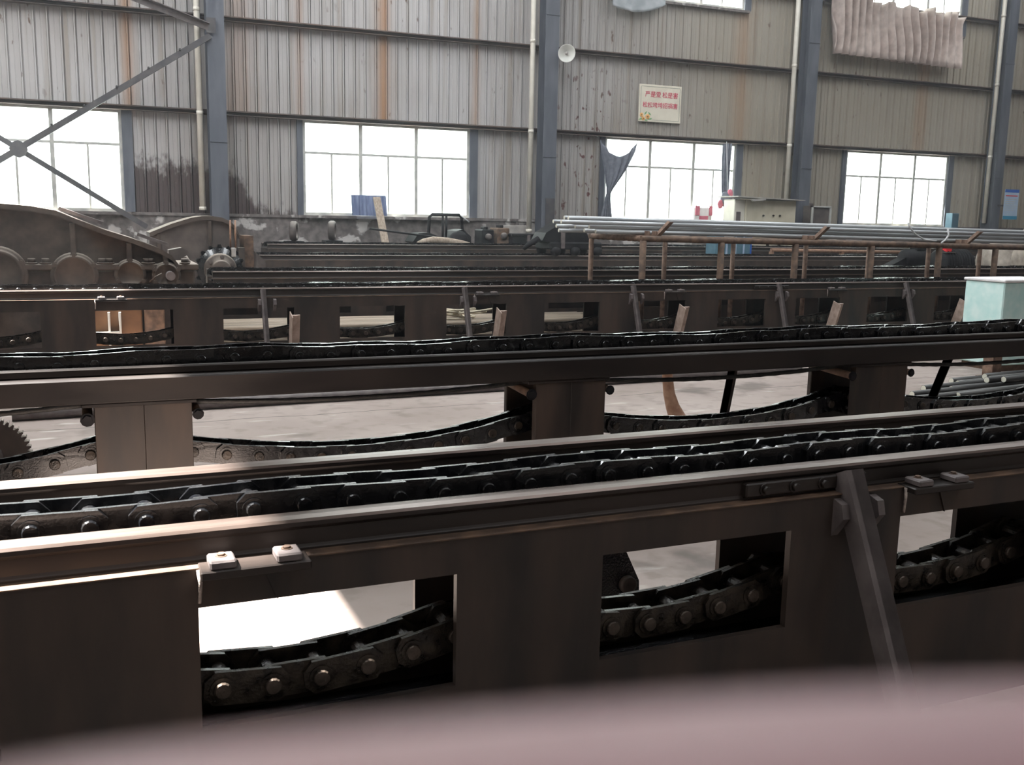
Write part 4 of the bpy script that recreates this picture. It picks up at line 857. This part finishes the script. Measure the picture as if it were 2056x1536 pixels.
led = thing('masonry_ledge', 'low plastered ledge along the back wall below the third window', 'ledge', ((LX0+LX1)/2, 17.3, 0)); MB().bbox(LX0, LX1, 17.0, 17.6, 0, LZ, .02).build('body', 'plaster', led)
for k, (px, py, sx, sz) in enumerate(((1310, 497, .16, .08), (1335, 500, .14, .07), (1360, 499, .18, .08), (1410, 500, .16, .07), (1430, 498, .12, .09), (1323, 490, .14, .07))):
    c = at(px, py, 17.25); c.z = LZ+sz*.75; tag(blob(c, sx, .12, sz, k*3.1, .35).build('rubble_lump', 'rubble'), ('leftmost grey rubble lump on the rear bench', 'grey rubble lump right of the leftmost lump', 'grey rubble lump left of the yellow cap', 'grey rubble lump right of the yellow cap', 'grey rubble lump against the blue locker', 'grey rubble lump on top of the left heap')[k], 'rubble', 'rubble lumps on the rear bench')
# motors at the right, behind the rack
c = at(1850, 520, 13.6); t = thing('motor', 'dark motor on a stand, left of the two behind the rack', 'motor', (c.x, 13.7, 0), 'motors behind the rack')
MB().lathe((c.x-.35, 13.7, c.z), (1, 0, 0), [(.001, 0), (.13, 0), (.17, .05), (.17, .5), (.13, .55), (.05, .56), (.05, .68), (.001, .68)], 20).build('casing', 'clutter', t); MB().bbox(c.x-.1, c.x+.1, 13.6, 13.8, c.z+.15, c.z+.26, .01).build('terminal_box', 'clutter', t); MB().bbox(c.x-.35, c.x+.3, 13.5, 13.9, 0, c.z-.14, .02).build('stand', 'clutter', t)
MB().prism([(c.x-.75, c.z-.2), (c.x-.3, c.z-.2), (c.x-.3, c.z+.05), (c.x-.7, c.z-.12)], 'y', 13.6, 13.8).build('ramp_guard', 'clutter', t)
c = at(1925, 530, 12.9); t = thing('motor', 'large black motor below the red can behind the rack', 'motor', (c.x, 13, 0), 'motors behind the rack')
MB().lathe((c.x-.42, 13.0, c.z), (1, 0, 0), [(.001, 0), (.2, 0), (.25, .06), (.25, .62), (.2, .7), (.06, .71), (.06, .85), (.001, .85)], 22).build('casing', 'clutter', t)
for k in range(9): MB().lathe((c.x-.33+.06*k, 13.0, c.z), (1, 0, 0), [(.25, 0), (.268, .005), (.268, .018), (.25, .024)], 22).build('cooling_fin', 'clutter', t)
MB().bbox(c.x-.45, c.x+.4, 12.75, 13.25, 0, c.z-.2, .02).build('stand', 'clutter', t); MB().bbox(at(1902, 499, 12.9).x-.1, at(1902, 499, 12.9).x+.12, 12.8, 13.0, c.z+.2, at(1902, 499, 12.9).z-.061, .01).build('terminal_box', 'castingdark', t)
# sacks / sheeted heap at the right edge
for k, (px, py, Yk, sx, sy, sz, lab) in enumerate(((1945, 503, 17.4, .75, .28, .2, 'pale grey sheeted heap behind the red can'), (2022, 520, 13.2, .38, .35, .42, 'pale stone-coloured sack beside the right end of the rack'), (1985, 530, 14.0, .22, .25, .36, 'grey crumpled sheet left of the stone-coloured sack'), (2075, 530, 12.0, .3, .4, .6, 'brown-grey covered heap at the right edge behind the rack'))):
    c = at(px, py, Yk); t = thing('covered_heap', lab, 'heap', (c.x, Yk, 0)); blob(c, sx, sy, sz, 11+k*2.3, .3).build('cover', 'tarp', t); MB().bbox(c.x-sx*.8, c.x+sx*.8, Yk-sy*.7, Yk+sy*.7, 0, c.z-sz*.4, .02).build('base', 'clutter', t)

# ================================================================== THE PHOTOGRAPHER'S HAND NEAR THE LENS
def cam_pt(r, u, f): return EYE + RT*r + UP*u + FW*f
hand = thing('hand', 'out-of-focus pink finger of the hand holding the camera along the bottom edge', 'hand', cam_pt(.09, -.05, .0))
V = []; Rr = []; Ed = []
def chain_(pts, rad, root=None):
    prev = root
    for p, r in zip(pts, rad):
        V.append(cam_pt(*p)); Rr.append(r); k = len(V)-1
        if prev is not None: Ed.append((prev, k))
        prev = k
    return prev
chain_([(.150, -.075, -.030)], [.026]); chain_([(.118, -.050, -.012)], [.026], 0); chain_([(.092, -.038, .000)], [.023], 1)    # wrist, palm
chain_([(.066, -.024, .018), (.036, -.0158, .0262), (.010, -.0157, .0262), (-.012, -.0172, .0262), (-.024, -.0180, .0258)], [.0105, .0084, .0080, .0076, .0062], 2)      # forefinger across the lens
chain_([(.070, -.043, .016), (.040, -.046, .018), (.014, -.047, .012), (-.004, -.047, .002)], [.0105, .0088, .0083, .0070], 2)
chain_([(.076, -.058, .010), (.048, -.064, .014), (.024, -.066, .008), (.008, -.066, -.002)], [.0100, .0085, .0080, .0068], 2)
chain_([(.086, -.072, .002), (.062, -.080, .008), (.044, -.082, .003), (.032, -.082, -.006)], [.0092, .0076, .0070, .0060], 1)
chain_([(.092, -.028, -.020), (.070, -.030, -.034), (.046, -.036, -.042), (.030, -.040, -.044)], [.0130, .0110, .0100, .0085], 1)                                # thumb behind
me = bpy.data.meshes.new('hand_skin'); me.from_pydata([v[:] for v in V], Ed, []); me.materials.append(M['skin'])
ho = put('skin', me, hand)
sk = ho.modifiers.new('skin', 'SKIN'); sk.use_smooth_shade = True
for k, d in enumerate(me.skin_vertices[0].data): d.radius = (Rr[k], Rr[k]); d.use_root = (k == 0)
ss = ho.modifiers.new('sub', 'SUBSURF'); ss.levels = 2; ss.render_levels = 2
c = cam_pt(-.021, -.0178, .0322); MB().lathe(c-FW*.0006, FW, [(.0046, -.0008), (.0044, .0004), (.002, .0009), (.0002, .001)], 16).build('fingernail', 'nail', hand)
